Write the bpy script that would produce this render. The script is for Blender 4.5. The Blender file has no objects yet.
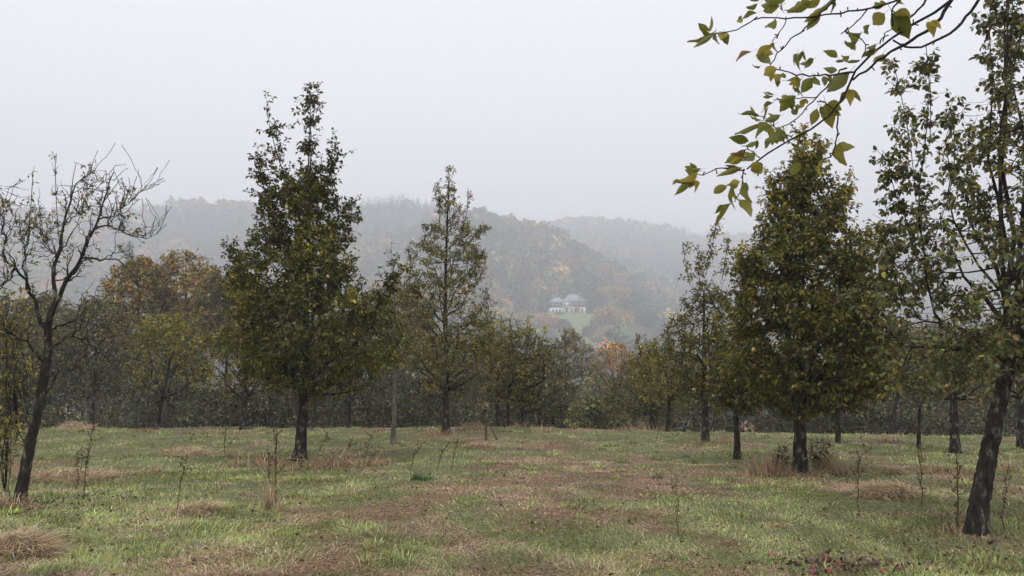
import bpy, math, random
import numpy as np
from mathutils import Vector, Matrix

random.seed(7)
rng = np.random.default_rng(7)
scene = bpy.context.scene
C = scene.collection

# ------------------------------------------------------------------ camera
FPX, CX, CY = 768.0, 512.0, 288.0          # focal length in pixels for a 1024x576 frame
CAM = np.array([0.0, 0.0, 1.62])
PITCH = math.atan((378 - 288) / FPX)
cam_d = bpy.data.cameras.new('camera')
cam_d.lens = 27.0
cam_d.sensor_width = 36.0
cam_d.clip_start = 0.05
cam_d.clip_end = 6000
cam = bpy.data.objects.new('camera', cam_d)
C.objects.link(cam)
cam.location = CAM
cam.rotation_euler = (math.pi / 2 + PITCH, 0, 0)
scene.camera = cam

# ------------------------------------------------------------------ sky and sun
SUN_EL, SUN_AZ = math.radians(64), math.radians(200)
world = bpy.data.worlds.new('World')
scene.world = world
world.use_nodes = True
nt = world.node_tree
nt.nodes.clear()
sky = nt.nodes.new('ShaderNodeTexSky')
sky.sky_type = 'NISHITA'
sky.sun_disc = False
sky.sun_elevation = SUN_EL
sky.sun_rotation = SUN_AZ
sky.dust_density = 4.0
mix = nt.nodes.new('ShaderNodeMix')
mix.data_type = 'RGBA'
mix.inputs[0].default_value = 0.93          # a closed layer of cloud over the clear sky
mix.inputs[7].default_value = (7.0, 6.86, 7.22, 1)
nt.links.new(sky.outputs[0], mix.inputs[6])
bg = nt.nodes.new('ShaderNodeBackground')
bg.inputs[1].default_value = 0.12
nt.links.new(mix.outputs[2], bg.inputs[0])
wo = nt.nodes.new('ShaderNodeOutputWorld')
nt.links.new(bg.outputs[0], wo.inputs[0])

sun_d = bpy.data.lights.new('sun', 'SUN')
sun_d.energy = 1.5
sun_d.angle = math.radians(50)
sun_d.color = (1.0, 0.97, 0.93)
sun = bpy.data.objects.new('sun', sun_d)
C.objects.link(sun)
sd = Vector((math.sin(SUN_AZ) * math.cos(SUN_EL), math.cos(SUN_AZ) * math.cos(SUN_EL), math.sin(SUN_EL)))
sun.rotation_euler = sd.to_track_quat('Z', 'Y').to_euler()

scene.view_settings.view_transform = 'Standard'
scene.view_settings.look = 'None'
scene.view_settings.gamma = 1.0
scene.view_settings.exposure = 0.45
scene.view_settings.use_curve_mapping = False
cy = scene.cycles
cy.use_denoising = True
cy.max_bounces = 8
cy.diffuse_bounces = 3
cy.glossy_bounces = 2
cy.transmission_bounces = 4
cy.volume_bounces = 3
cy.transparent_max_bounces = 8
cy.sample_clamp_indirect = 4.0
HAZE_DENSITY = 0.00095


# ------------------------------------------------------------------ helpers
def hash2(ix, iy, seed=0):
    n = (ix * 374761393 + iy * 668265263 + seed * 974634777).astype(np.int64) & 0x7fffffff
    n = ((n ^ (n >> 13)) * 1274126177) & 0x7fffffff
    return ((n ^ (n >> 16)) & 0xffff) / 65535.0


def vnoise(x, y, seed=0):
    x = np.asarray(x, float); y = np.asarray(y, float)
    ix = np.floor(x).astype(np.int64); iy = np.floor(y).astype(np.int64)
    fx = x - ix; fy = y - iy
    fx = fx * fx * (3 - 2 * fx); fy = fy * fy * (3 - 2 * fy)
    a = hash2(ix, iy, seed); b = hash2(ix + 1, iy, seed)
    c = hash2(ix, iy + 1, seed); d = hash2(ix + 1, iy + 1, seed)
    return (a * (1 - fx) + b * fx) * (1 - fy) + (c * (1 - fx) + d * fx) * fy


def fbm(x, y, seed=0, octv=4):
    s = 0; amp = 0.5; t = 0
    for o in range(octv):
        s = s + amp * vnoise(np.asarray(x) * 2 ** o + 17.3 * o, np.asarray(y) * 2 ** o - 9.1 * o, seed + o)
        t += amp; amp *= 0.5
    return s / t


def sstep(a, b, x):
    t = np.clip((np.asarray(x, float) - a) / (b - a), 0, 1)
    return t * t * (3 - 2 * t)


def W(px, py, Y):
    """world point seen at pixel (px, py) at forward distance Y"""
    u = (px - CX) / FPX; v = (CY - py) / FPX
    c, s = math.cos(PITCH), math.sin(PITCH)
    dy = c - v * s; dz = s + v * c
    k = Y / dy
    return np.array([u * k, Y + 0 * k, CAM[2] + dz * k])


# skylines of the three wooded ridges: (column, row of the ground below the tree tops) at a distance
K = 1.7                                     # the far side of the valley begins about this many times 400 m away


def ridge(pts, Y, th):
    a = np.array([W(p, r, Y) for p, r in pts])
    return a[:, 0], a[:, 2] - th


R1 = ridge([(-900, 230), (-300, 216), (0, 211), (120, 207), (180, 201), (260, 203), (340, 203), (400, 200), (440, 206), (480, 216),
            (540, 232), (600, 252), (700, 285), (900, 300), (1900, 300)], 780 * K, 17)
R2 = ridge([(-900, 330), (0, 305), (200, 292), (330, 262), (400, 235), (450, 214), (490, 213), (540, 227), (575, 241), (605, 259),
            (640, 283), (680, 306), (720, 318), (1024, 325), (1900, 330)], 600 * K, 16)
R3 = ridge([(-900, 300), (300, 262), (480, 240), (545, 223), (580, 217), (640, 222), (700, 233), (760, 236), (900, 232), (1100, 226),
            (1500, 222), (1900, 222)], 1100 * K, 17)
HY = 430.0 * K
HX = float(W(567, 313, HY)[0])
HZ = float(W(567, 314, HY)[2])


def ground(x, y, fine=True):
    x = np.asarray(x, float); y = np.asarray(y, float)
    yc = 24.3 - 0.28 * np.clip(x, 0, 40) - 0.02 * np.clip(-x, 0, 40)
    s = np.clip(y - yc, 0, None)
    z = -0.15 * (np.sqrt(s * s + 16) - 4)
    z = np.maximum(z, -32 + 0 * z)
    near = 1 - sstep(60, 140, np.hypot(x, y))
    z = z + near * 0.16 * (fbm(x * 0.16 + 3, y * 0.16, 3, 2) - 0.5) * sstep(2, 8, np.hypot(x, y))
    if fine:
        z = z + near * 0.11 * (fbm(x * 0.9, y * 0.9, 5, 3) - 0.5)
    for (hx, hz), Y, y0, p in ((R1, 780 * K, 280, 1.5), (R2, 600 * K, 250, 1.75), (R3, 1100 * K, 420, 1.4)):
        H = np.interp(x, hx, hz)
        t = np.clip((y - y0) / (Y - y0), 0, 1)
        r = -32 + (H + 32) * t ** p - 0.05 * np.clip(y - Y, 0, None)
        r = r + sstep(y0, y0 + 150, y) * 11 * (fbm(x * 0.008, y * 0.008, 11, 3) - 0.5)
        z = np.maximum(z, r)
    # the terrace of the villa and the pasture below it
    d = np.hypot((x - HX) / (34 * K), (y - HY - 4 * K) / (20 * K))
    k = 1 - sstep(0.7, 1.6, d)
    return z * (1 - k) + HZ * k


def g1(x, y):
    return float(ground(np.array([x]), np.array([y]))[0])


_FY = np.arange(4.0, 60, 0.05)


def foot(px, py):
    """ground point of the meadow at a pixel"""
    p = W(px, py, _FY[:, None] * np.ones(1))
    X_, Z_ = p[0].ravel(), p[2].ravel()
    G_ = ground(X_, _FY)
    k = np.nonzero(Z_ <= G_ + 0.055)[0]            # the turf hides the lowest few centimetres
    i = k[0] if len(k) else int(np.argmin(np.abs(_FY - 27.5)))
    return np.array([X_[i], _FY[i], G_[i]])


def dryness(x, y):
    n = fbm(x * 0.55, y * 0.42, 21, 4)
    m = fbm(x * 1.9, y * 1.5, 31, 3)
    band = np.exp(-((x - 0.06 * y + 0.5) / 2.6) ** 2) * np.exp(-((y - 9.5) / 4.5) ** 2) * 0.2
    trail = np.exp(-((x - 0.06 * y) / 1.7) ** 2) * 0.17
    left = np.exp(-((x + 3.2) / 1.8) ** 2 - ((y - 6.4) / 0.9) ** 2) * 0.4
    return np.clip((n - 0.53) * 2.2 + (m - 0.5) * 2.4 + band * 1.9 + trail * 2 + left * 2 + 0.02, 0, 1)


# ------------------------------------------------------------------ mesh from arrays
def mesh_np(name, V, faces, cols=None, smooth=False):
    V = np.asarray(V, np.float32).reshape(-1, 3)
    me = bpy.data.meshes.new(name)
    me.vertices.add(len(V))
    me.vertices.foreach_set('co', V.ravel())
    faces = [np.asarray(f, np.int32) for f in faces if len(f)]
    loops = np.concatenate([f.ravel() for f in faces]) if faces else np.zeros(0, np.int32)
    tot = np.concatenate([np.full(len(f), f.shape[1], np.int32) for f in faces]) if faces else np.zeros(0, np.int32)
    st = np.concatenate([[0], np.cumsum(tot)[:-1]]).astype(np.int32) if len(tot) else tot
    me.loops.add(len(loops))
    me.loops.foreach_set('vertex_index', loops)
    me.polygons.add(len(tot))
    me.polygons.foreach_set('loop_start', st)
    if smooth:
        me.polygons.foreach_set('use_smooth', np.ones(len(tot), bool))
    if cols is not None:
        at = me.attributes.new('col', 'FLOAT_COLOR', 'POINT')
        c4 = np.ones((len(V), 4), np.float32)
        c4[:, :3] = cols
        at.data.foreach_set('color', c4.ravel())
    me.update(calc_edges=True)
    return me


def tubes(P, R, s=6, rough=0.0):
    """P (n,k,3) polylines, R (n,k) radii -> verts, quads"""
    P = np.asarray(P, float); R = np.asarray(R, float)
    n, k, _ = P.shape
    T = np.gradient(P, axis=1)
    T /= np.linalg.norm(T, axis=2, keepdims=True) + 1e-9
    ref = np.zeros_like(T)
    m = np.abs(T[:, :1, 2:3]) > 0.85
    ref[...] = np.where(m, np.array([1.0, 0.13, 0]), np.array([0, 0.11, 1.0]))
    U = np.cross(T, ref); U /= np.linalg.norm(U, axis=2, keepdims=True) + 1e-9
    Vv = np.cross(T, U)
    a = np.arange(s) * 2 * math.pi / s
    rr = R[:, :, None] * np.ones(s)
    if rough:
        rr = rr * (1 + rough * (rng.random(rr.shape) - 0.5) * 2)
    ring = P[:, :, None] + rr[..., None] * (np.cos(a)[:, None] * U[:, :, None] + np.sin(a)[:, None] * Vv[:, :, None])
    V = ring.reshape(-1, 3)
    i = np.arange(n)[:, None, None] * k * s + np.arange(k - 1)[:, None] * s + np.arange(s)
    j = np.arange(n)[:, None, None] * k * s + np.arange(k - 1)[:, None] * s + (np.arange(s) + 1) % s
    F = np.stack([i, j, j + s, i + s], -1).reshape(-1, 4)
    return V, F


class Acc:
    def __init__(self):
        self.V = []; self.F = {3: [], 4: []}; self.Cc = []; self.n = 0

    def add(self, V, F, col=None):
        V = np.asarray(V).reshape(-1, 3)
        for f in (F if isinstance(F, list) else [F]):
            if len(f):
                self.F[f.shape[1]].append(f + self.n)
        self.V.append(V); self.n += len(V)
        if col is not None:
            self.Cc.append(np.broadcast_to(col, (len(V), 3)))

    def mesh(self, name, off=None, smooth=False):
        V = np.concatenate(self.V)
        if off is not None:
            V = V - off
        fs = [np.concatenate(v) for v in self.F.values() if v]
        return mesh_np(name, V, fs, np.concatenate(self.Cc) if self.Cc else None, smooth)


def resample(P, k):
    P = np.asarray(P, float)
    d = np.concatenate([[0], np.cumsum(np.linalg.norm(np.diff(P, axis=0), axis=1))])
    # catmull-like smoothing through dense linear + box filter
    t = np.linspace(0, d[-1], k)
    Q = np.stack([np.interp(t, d, P[:, i]) for i in range(3)], 1)
    if k > 4:
        Q[1:-1] = 0.25 * Q[:-2] + 0.5 * Q[1:-1] + 0.25 * Q[2:]
    return Q


def unit(v):
    return v / (np.linalg.norm(v, axis=-1, keepdims=True) + 1e-9)


def leaves(acc, P, D, L, Wd, col, detail=0, fold=0.25, bend=0.3, N=None):
    n = len(P)
    D = unit(D)
    if N is None:
        N = rng.normal(size=(n, 3)); N[:, 2] = np.abs(N[:, 2]) + 0.7
    S = unit(np.cross(D, N)); N = unit(np.cross(S, D))
    L = np.broadcast_to(L, n)[:, None]; Wd = np.broadcast_to(Wd, n)[:, None]
    f = fold * rng.uniform(0.3, 1.6, (n, 1)); b = bend * rng.uniform(-0.2, 1.5, (n, 1))
    if detail == 0:
        mid = P + D * L * 0.45
        l = mid + S * Wd * 0.5 + N * Wd * f; r = mid - S * Wd * 0.5 + N * Wd * f
        tip = P + D * L - N * L * b
        V = np.stack([P, l, tip, r], 1)
        i = np.arange(n)[:, None] * 4
        F = np.concatenate([i + [0, 2, 1], i + [0, 3, 2]])
        acc.add(V, F, np.repeat(col, 4, axis=0))
    else:
        def at(t, w, side):
            c = P + D * L * t * (1 - 0.25 * b * t) - N * L * b * t * t
            return c + side * S * Wd * w * 0.5 + (N * Wd * f * w if side else 0)
        V = np.stack([at(0, 0, 0), at(.3, .85, 1), at(.32, 0, 0), at(.3, .85, -1), at(.68, .8, 1), at(.68, 0, 0), at(.68, .8, -1), at(1, 0, 0)], 1)
        i = np.arange(n)[:, None] * 8
        T = np.concatenate([i + q for q in ([0, 2, 1], [0, 3, 2], [4, 5, 7], [5, 6, 7])])
        Q = np.concatenate([i + q for q in ([1, 2, 5, 4], [2, 3, 6, 5])])
        acc.add(V, [T, Q], np.repeat(col, 8, axis=0))


def pick(pal, n, jit=0.25):
    cols = np.array([p[0] for p in pal]); w = np.array([p[1] for p in pal], float)
    c = cols[rng.choice(len(pal), n, p=w / w.sum())]
    return c * np.exp(rng.normal(0, jit, (n, 1))) * np.exp(rng.normal(0, 0.06, (n, 3)))


# ------------------------------------------------------------------ materials
def new_mat(name):
    m = bpy.data.materials.new(name); m.use_nodes = True
    t = m.node_tree; t.nodes.clear()
    o = t.nodes.new('ShaderNodeOutputMaterial')
    return m, t, o


def nd(t, kind, **kw):
    n = t.nodes.new(kind)
    for k, v in kw.items():
        setattr(n, k, v)
    return n


def leaf_mat(name, trans=0.3, rough=0.5, spec=0.35, spots=False):
    m, t, o = new_mat(name)
    a = nd(t, 'ShaderNodeAttribute', attribute_name='col')
    src = a.outputs['Color']
    if spots:
        nz = nd(t, 'ShaderNodeTexNoise'); nz.inputs['Scale'].default_value = spots; nz.inputs['Detail'].default_value = 4
        rp = nd(t, 'ShaderNodeValToRGB')
        rp.color_ramp.elements[0].position = 0.3; rp.color_ramp.elements[0].color = (0.45, 0.36, 0.3, 1)
        rp.color_ramp.elements[1].position = 0.52; rp.color_ramp.elements[1].color = (1, 1, 1, 1)
        mx = nd(t, 'ShaderNodeMix', data_type='RGBA', blend_type='MULTIPLY'); mx.inputs[0].default_value = 1
        t.links.new(nz.outputs['Fac'], rp.inputs[0]); t.links.new(src, mx.inputs[6]); t.links.new(rp.outputs[0], mx.inputs[7])
        src = mx.outputs[2]
    p = nd(t, 'ShaderNodeBsdfPrincipled')
    p.inputs['Roughness'].default_value = rough
    p.inputs['Specular IOR Level'].default_value = spec
    t.links.new(src, p.inputs['Base Color'])
    tr = nd(t, 'ShaderNodeBsdfTranslucent')
    t.links.new(src, tr.inputs['Color'])
    mix = nd(t, 'ShaderNodeMixShader'); mix.inputs[0].default_value = trans
    t.links.new(p.outputs[0], mix.inputs[1]); t.links.new(tr.outputs[0], mix.inputs[2])
    t.links.new(mix.outputs[0], o.inputs[0])
    return m


def noise_mat(name, stops, scale=4.0, detail=6, rough=0.9, bump=0.0, bscale=None, spec=0.2, stretch=None, attr=None):
    m, t, o = new_mat(name)
    tc = nd(t, 'ShaderNodeTexCoord')
    mp = nd(t, 'ShaderNodeMapping')
    if stretch:
        mp.inputs['Scale'].default_value = stretch
    t.links.new(tc.outputs['Object'], mp.inputs[0])
    nz = nd(t, 'ShaderNodeTexNoise'); nz.inputs['Scale'].default_value = scale; nz.inputs['Detail'].default_value = detail
    nz.inputs['Roughness'].default_value = 0.65
    t.links.new(mp.outputs[0], nz.inputs['Vector'])
    rp = nd(t, 'ShaderNodeValToRGB')
    e = rp.color_ramp.elements
    while len(e) < len(stops):
        e.new(0.5)
    for q, (pos, c) in zip(e, stops):
        q.position = pos; q.color = (*c, 1)
    t.links.new(nz.outputs['Fac'], rp.inputs[0])
    p = nd(t, 'ShaderNodeBsdfPrincipled')
    p.inputs['Roughness'].default_value = rough
    p.inputs['Specular IOR Level'].default_value = spec
    src = rp.outputs[0]
    if attr:
        a = nd(t, 'ShaderNodeAttribute', attribute_name='col')
        mx = nd(t, 'ShaderNodeMix', data_type='RGBA', blend_type='MULTIPLY'); mx.inputs[0].default_value = 1
        t.links.new(src, mx.inputs[6]); t.links.new(a.outputs['Color'], mx.inputs[7])
        src = mx.outputs[2]
    t.links.new(src, p.inputs['Base Color'])
    if bump:
        n2 = nd(t, 'ShaderNodeTexNoise'); n2.inputs['Scale'].default_value = bscale or scale * 2; n2.inputs['Detail'].default_value = 8
        n2.inputs['Roughness'].default_value = 0.7
        t.links.new(mp.outputs[0], n2.inputs['Vector'])
        b = nd(t, 'ShaderNodeBump'); b.inputs['Strength'].default_value = bump; b.inputs['Distance'].default_value = 0.03
        t.links.new(n2.outputs['Fac'], b.inputs['Height']); t.links.new(b.outputs[0], p.inputs['Normal'])
    t.links.new(p.outputs[0], o.inputs[0])
    return m


M = {}
M['leaf'] = leaf_mat('leaf', 0.28, 0.5, 0.28)
M['leaf_big'] = leaf_mat('leaf_spotted', 0.5, 0.45, 0.3, spots=55)
M['grass'] = leaf_mat('grass_blade', 0.25, 0.5, 0.35)
M['straw'] = leaf_mat('straw', 0.15, 0.7, 0.2)
M['far_leaf'] = leaf_mat('far_leaf', 0.2, 0.8, 0.1)
M['bark'] = noise_mat('bark', [(0.36, (0.012, 0.01, 0.009)), (0.5, (0.035, 0.029, 0.024)), (0.57, (0.06, 0.054, 0.043)), (0.63, (0.2, 0.21, 0.165))],
                      scale=13, detail=8, rough=0.95, bump=1.0, bscale=30, stretch=(1, 1, 0.4))
M['bark_pale'] = noise_mat('bark_pale', [(0.3, (0.06, 0.055, 0.045)), (0.5, (0.13, 0.125, 0.105)), (0.7, (0.24, 0.24, 0.2))],
                           scale=8, rough=0.95, bump=0.8, bscale=22, stretch=(1, 1, 0.4))
M['twig'] = noise_mat('twig_bark', [(0.3, (0.03, 0.024, 0.02)), (0.7, (0.075, 0.062, 0.05))], scale=12, rough=0.9)
M['bark_dark'] = noise_mat('dark_twig_bark', [(0.35, (0.01, 0.008, 0.008)), (0.6, (0.03, 0.024, 0.022)), (0.72, (0.09, 0.09, 0.08))], scale=60, rough=0.8, bump=0.5, bscale=120)
M['ground'] = noise_mat('meadow_soil', [(0.25, (0.55, 0.5, 0.45)), (0.5, (1, 1, 1)), (0.8, (1.35, 1.3, 1.15))], scale=5, detail=10,
                        rough=1.0, bump=0.6, bscale=14, attr=True)
M['fruit'] = noise_mat('fruit_skin', [(0.3, (0.42, 0.22, 0.06)), (0.6, (0.55, 0.42, 0.12))], scale=20, rough=0.4, spec=0.5)
M['apple'] = noise_mat('apple_skin', [(0.3, (0.18, 0.022, 0.028)), (0.6, (0.28, 0.05, 0.05)), (0.75, (0.32, 0.18, 0.08))], scale=18, rough=0.35, spec=0.5)
M['stem'] = noise_mat('dry_stem', [(0.3, (0.05, 0.034, 0.022)), (0.7, (0.13, 0.09, 0.055))], scale=25, rough=0.9)
M['wood'] = noise_mat('weathered_wood', [(0.3, (0.05, 0.043, 0.036)), (0.7, (0.15, 0.13, 0.11))], scale=18, rough=0.9, bump=0.6, stretch=(1, 1, 0.15))
M['plaster'] = noise_mat('white_plaster', [(0.3, (0.8, 0.79, 0.76)), (0.7, (0.86, 0.85, 0.83))], scale=0.7, rough=0.9)
M['slate'] = noise_mat('slate', [(0.3, (0.2, 0.2, 0.23)), (0.7, (0.32, 0.32, 0.36))], scale=1.5, rough=0.5, spec=0.4)
M['slate_wall'] = noise_mat('slate_cladding', [(0.3, (0.1, 0.11, 0.14)), (0.7, (0.17, 0.18, 0.22))], scale=2, rough=0.6)
M['glass'] = noise_mat('window_glass', [(0.3, (0.02, 0.025, 0.03)), (0.7, (0.05, 0.055, 0.06))], scale=1, rough=0.1, spec=0.6)
M['frame'] = noise_mat('window_frame', [(0.3, (0.62, 0.62, 0.6)), (0.7, (0.75, 0.75, 0.73))], scale=3, rough=0.6)
M['brick'] = noise_mat('chimney_brick', [(0.3, (0.2, 0.1, 0.07)), (0.7, (0.3, 0.16, 0.12))], scale=6, rough=0.9)


# ------------------------------------------------------------------ objects
def obj(name, me, mat, parent=None, loc=None, kind=None):
    o = bpy.data.objects.new(name, me)
    C.objects.link(o)
    if mat is not None and len(me.materials) == 0:
        me.materials.append(M[mat])
    if parent is not None:
        o.parent = parent
    if loc is not None:
        o.location = loc
    if kind:
        o['kind'] = kind
    return o


def tag(o, label, cat=None, group=None, kind=None):
    o['label'] = label
    if cat:
        o['category'] = cat
    if group:
        o['group'] = group
    if kind:
        o['kind'] = kind
    return o


def thing(name, loc, label, cat, group=None):
    o = bpy.data.objects.new(name, None)
    C.objects.link(o)
    o.location = loc
    o.empty_display_size = 0.3
    return tag(o, label, cat, group)


# ------------------------------------------------------------------ terrain: one sheet to the horizon
def axis(lo, hi, step, far_lo, far_hi, grow=1.09):
    a = list(np.arange(lo, hi + 1e-6, step))
    s, x = step, a[-1]
    while x < far_hi:
        s = min(s * grow, 20); x += s; a.append(x)
    s, x = step, lo
    b = []
    while x > far_lo:
        s = min(s * grow, 40); x -= s; b.append(x)
    return np.array(b[::-1] + a)


gx = axis(-22, 22, 0.22, -2700, 2700)
gy = axis(2, 36, 0.22, -500, 2700)
GX, GY = np.meshgrid(gx, gy)
GZ = ground(GX, GY)
nx, ny = len(gx), len(gy)
V = np.stack([GX, GY, GZ], -1).reshape(-1, 3)
ii = (np.arange(ny - 1)[:, None] * nx + np.arange(nx - 1)).ravel()
F = np.stack([ii, ii + 1, ii + 1 + nx, ii + nx], 1)
dr = dryness(V[:, 0], V[:, 1])[:, None]
near = (1 - sstep(30, 45, V[:, 1]))[:, None]
soil_shaded = (1 - dr) * np.array([0.12, 0.13, 0.065]) + dr * np.array([0.19, 0.125, 0.08])  # soil tones darkened so the gaps between blades read as shadow
far = np.array([0.075, 0.075, 0.04])
pasture = np.array([0.17, 0.22, 0.09])
pk = ((1 - sstep(0.8, 1.2, np.hypot((V[:, 0] - HX - 2) / (34 * K), (V[:, 1] - 402 * K) / (34 * K)))))[:, None]
colg = soil_shaded * near + far * (1 - near)
colg = colg * (1 - pk) + pasture * pk
me = mesh_np('ground', V, [F], colg, smooth=True)
og = obj('ground', me, 'ground')
tag(og, 'rough grassy meadow falling away into a wooded valley', kind='structure')


# ------------------------------------------------------------------ grass
def blades(acc, x, y, L, Wd, lean, col, az=None, z=None):
    n = len(x)
    if z is None:
        z = ground(x, y) - 0.005
    az = rng.uniform(0, 2 * math.pi, n) if az is None else az
    a2 = az + math.pi / 2 + rng.normal(0, 0.4, n)
    B = np.stack([x, y, z], 1)
    S = np.stack([np.cos(a2), np.sin(a2), 0 * a2], 1) * Wd[:, None] * 0.5
    H = np.stack([np.cos(az) * np.sin(lean), np.sin(az) * np.sin(lean), np.cos(lean)], 1)
    lean2 = np.clip(lean * 1.5 + 0.25, 0, 1.62)
    H2 = np.stack([np.cos(az) * np.sin(lean2), np.sin(az) * np.sin(lean2), np.cos(lean2)], 1)
    mid = B + H * L[:, None] * 0.55
    tip = mid + H2 * L[:, None] * 0.5
    Vv = np.stack([B - S, B + S, mid + S * 0.8, mid - S * 0.8, tip], 1)
    i = np.arange(n)[:, None] * 5
    acc.add(Vv, [i + [0, 1, 2, 3], i + [3, 2, 4]], np.repeat(col, 5, axis=0))


GREEN = [((0.29, 0.34, 0.095), 3), ((0.21, 0.285, 0.07), 2.4), ((0.36, 0.38, 0.15), 2), ((0.44, 0.46, 0.25), 1.2), ((0.37, 0.32, 0.12), 1.3)]
STRAW = [((0.5, 0.38, 0.24), 2), ((0.4, 0.265, 0.165), 2.4), ((0.26, 0.15, 0.1), 2), ((0.56, 0.46, 0.33), 1)]


def grass_field():
    n = 420000
    u = rng.random(n)
    d = 1 / (1 / 5.2 + u * (1 / 36 - 1 / 5.2))          # denser close to the viewer
    d = np.where(rng.random(n) < 0.45, 5.2 * (34 / 5.2) ** rng.random(n), d)
    ang = rng.uniform(-0.72, 0.72, n)
    y = d; x = d * ang
    k = np.abs(x) < 24
    x, y, d = x[k], y[k], d[k]
    n = len(x)
    dr = dryness(x, y)
    isdry = rng.random(n) < (0.10 + 0.8 * dr)
    tuft = sstep(0.5, 0.75, fbm(x * 1.3 + 40, y * 1.3, 51, 3))
    side = sstep(1.5, 5, np.abs(x - 0.06 * y - 0.5))
    L = np.where(isdry, rng.uniform(0.04, 0.11, n), rng.uniform(0.022, 0.06, n) * (1 + 1.7 * tuft * (0.35 + 0.65 * side)))
    lean = np.where(isdry, rng.uniform(0.9, 1.5, n), rng.uniform(0.45, 1.4, n))
    Wd = (0.0028 + 0.00055 * d) * rng.uniform(0.7, 1.4, n)
    patch = 0.46 + 1.08 * fbm(x * 0.8 + 9, y * 1.1, 61, 4)
    col = np.where(isdry[:, None], pick(STRAW, n), pick(GREEN, n)) * patch[:, None]
    flow = 2 * math.pi * fbm(x * 0.7, y * 0.7, 71, 2) * 2 + rng.normal(0, 0.9, n)
    acc = Acc()
    blades(acc, x, y, L, Wd, lean, col, flow)
    nt_ = 1500
    dt = 5.4 * (27 / 5.4) ** rng.random(nt_); xt = dt * rng.uniform(-0.7, 0.7, nt_)
    kp = fbm(xt * .5, dt * .5, 81, 2) + .12 * rng.random(nt_) > .5
    xt, dt = xt[kp], dt[kp]; nt_ = len(xt)
    per = 46
    ci = np.repeat(np.arange(nt_), per); n2 = len(ci)
    rad = rng.uniform(.05, .2, nt_)[ci] * np.sqrt(rng.random(n2)); an = rng.uniform(0, 6.283, n2)
    x2 = xt[ci] + np.cos(an) * rad; y2 = dt[ci] + np.sin(an) * rad
    dryt = rng.random(nt_) < .22 + .6 * dryness(xt, dt)
    c2 = np.where(dryt[ci][:, None], pick(STRAW, n2), pick(GREEN, n2)) * np.exp(rng.normal(-.12, .3, (nt_, 1)))[ci]
    ln = rng.uniform(.06, .15, nt_)[ci] * rng.uniform(.5, 1.1, n2)
    ln2 = np.where(dryt[ci], rng.uniform(.8, 1.5, n2), rng.uniform(.15, 1.1, n2))
    blades(acc, x2, y2, ln, (0.003 + 0.0006 * y2) * rng.uniform(.7, 1.3, n2), ln2, c2, an + rng.normal(0, .7, n2))
    o = obj('grass', acc.mesh('grass'), 'grass', kind='stuff')
    tag(o, 'short pale green meadow grass with matted brown mowings')


grass_field()


def litter():
    """fallen leaves and clods scattered over the turf"""
    n = 1300
    d = 5.4 * (28 / 5.4) ** rng.random(n); x = d * rng.uniform(-0.7, 0.7, n)
    P = np.stack([x, d, ground(x, d) + 0.028], 1)
    for fx, fy in ((300, 458), (800, 469), (975, 529), (20, 501)):
        c_ = foot(fx, fy); q_ = rng.normal(0, .75, (230, 2)); xx = c_[0] + q_[:, 0]; yy = c_[1] + q_[:, 1]
        P = np.concatenate([P, np.stack([xx, yy, ground(xx, yy) + .03], 1)])
    n = len(P)
    D = rng.normal(size=(n, 3)); D[:, 2] *= 0.25
    acc = Acc()
    col = pick([((0.09, 0.06, 0.04), 4), ((0.16, 0.1, 0.06), 4), ((0.42, 0.3, 0.05), 0.35), ((0.2, 0.17, 0.05), 1)], n, 0.2)
    leaves(acc, P, D, rng.uniform(0.025, 0.06, n), rng.uniform(0.018, 0.04, n), col, 1, 0.4, 0.5)
    o = obj('fallen_leaves', acc.mesh('fallen_leaves'), 'straw', kind='stuff')
    tag(o, 'dark and yellow fallen leaves scattered over the turf')


litter()


# ------------------------------------------------------------------ trees
PEAR = [((0.097, 0.108, 0.022), 4), ((0.066, 0.079, 0.018), 3.4), ((0.160, 0.151, 0.028), 2.6), ((0.252, 0.202, 0.038), 0.9), ((0.143, 0.084, 0.025), 0.35)]
PEARW = [((0.106, 0.115, 0.024), 4), ((0.072, 0.086, 0.021), 3), ((0.176, 0.160, 0.031), 2.4), ((0.279, 0.211, 0.041), 0.8), ((0.162, 0.090, 0.029), 0.4)]
PEARG = [((0.125, 0.138, 0.048), 4), ((0.085, 0.1, 0.038), 3), ((0.2, 0.19, 0.055), 2.2), ((0.26, 0.21, 0.055), .7), ((0.16, 0.1, 0.04), .35)]
OLIVE = [((0.180, 0.182, 0.053), 3), ((0.126, 0.132, 0.042), 2), ((0.240, 0.218, 0.061), 2), ((0.228, 0.156, 0.055), 1)]
YELL = [((0.27, 0.245, 0.05), 3), ((0.175, 0.17, 0.045), 3), ((0.36, 0.28, 0.06), 1.5), ((0.13, 0.115, 0.04), 1)]
BROWN = [((0.220, 0.172, 0.065), 3), ((0.160, 0.144, 0.055), 3), ((0.286, 0.190, 0.060), 1.2), ((0.182, 0.178, 0.055), 2.5)]
ORANGE = [((0.374, 0.253, 0.055), 3), ((0.242, 0.184, 0.050), 3), ((0.132, 0.132, 0.045), 2.6), ((0.418, 0.236, 0.050), 1)]
AMBER = [((0.52, 0.32, 0.1), 3), ((0.4, 0.26, 0.09), 3), ((0.22, 0.18, 0.07), 1.5)]
DRYB = [((0.26, 0.18, 0.11), 3), ((0.18, 0.12, 0.075), 2)]
BUSH = [((0.18, 0.19, 0.085), 3), ((0.13, 0.145, 0.06), 2), ((0.25, 0.22, 0.09), 1)]
DARK = [((0.126, 0.139, 0.055), 3), ((0.162, 0.158, 0.061), 2), ((0.192, 0.145, 0.055), 1)]
GREY = [((0.210, 0.201, 0.095), 3), ((0.163, 0.161, 0.080), 3), ((0.221, 0.196, 0.070), 1.3)]


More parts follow.
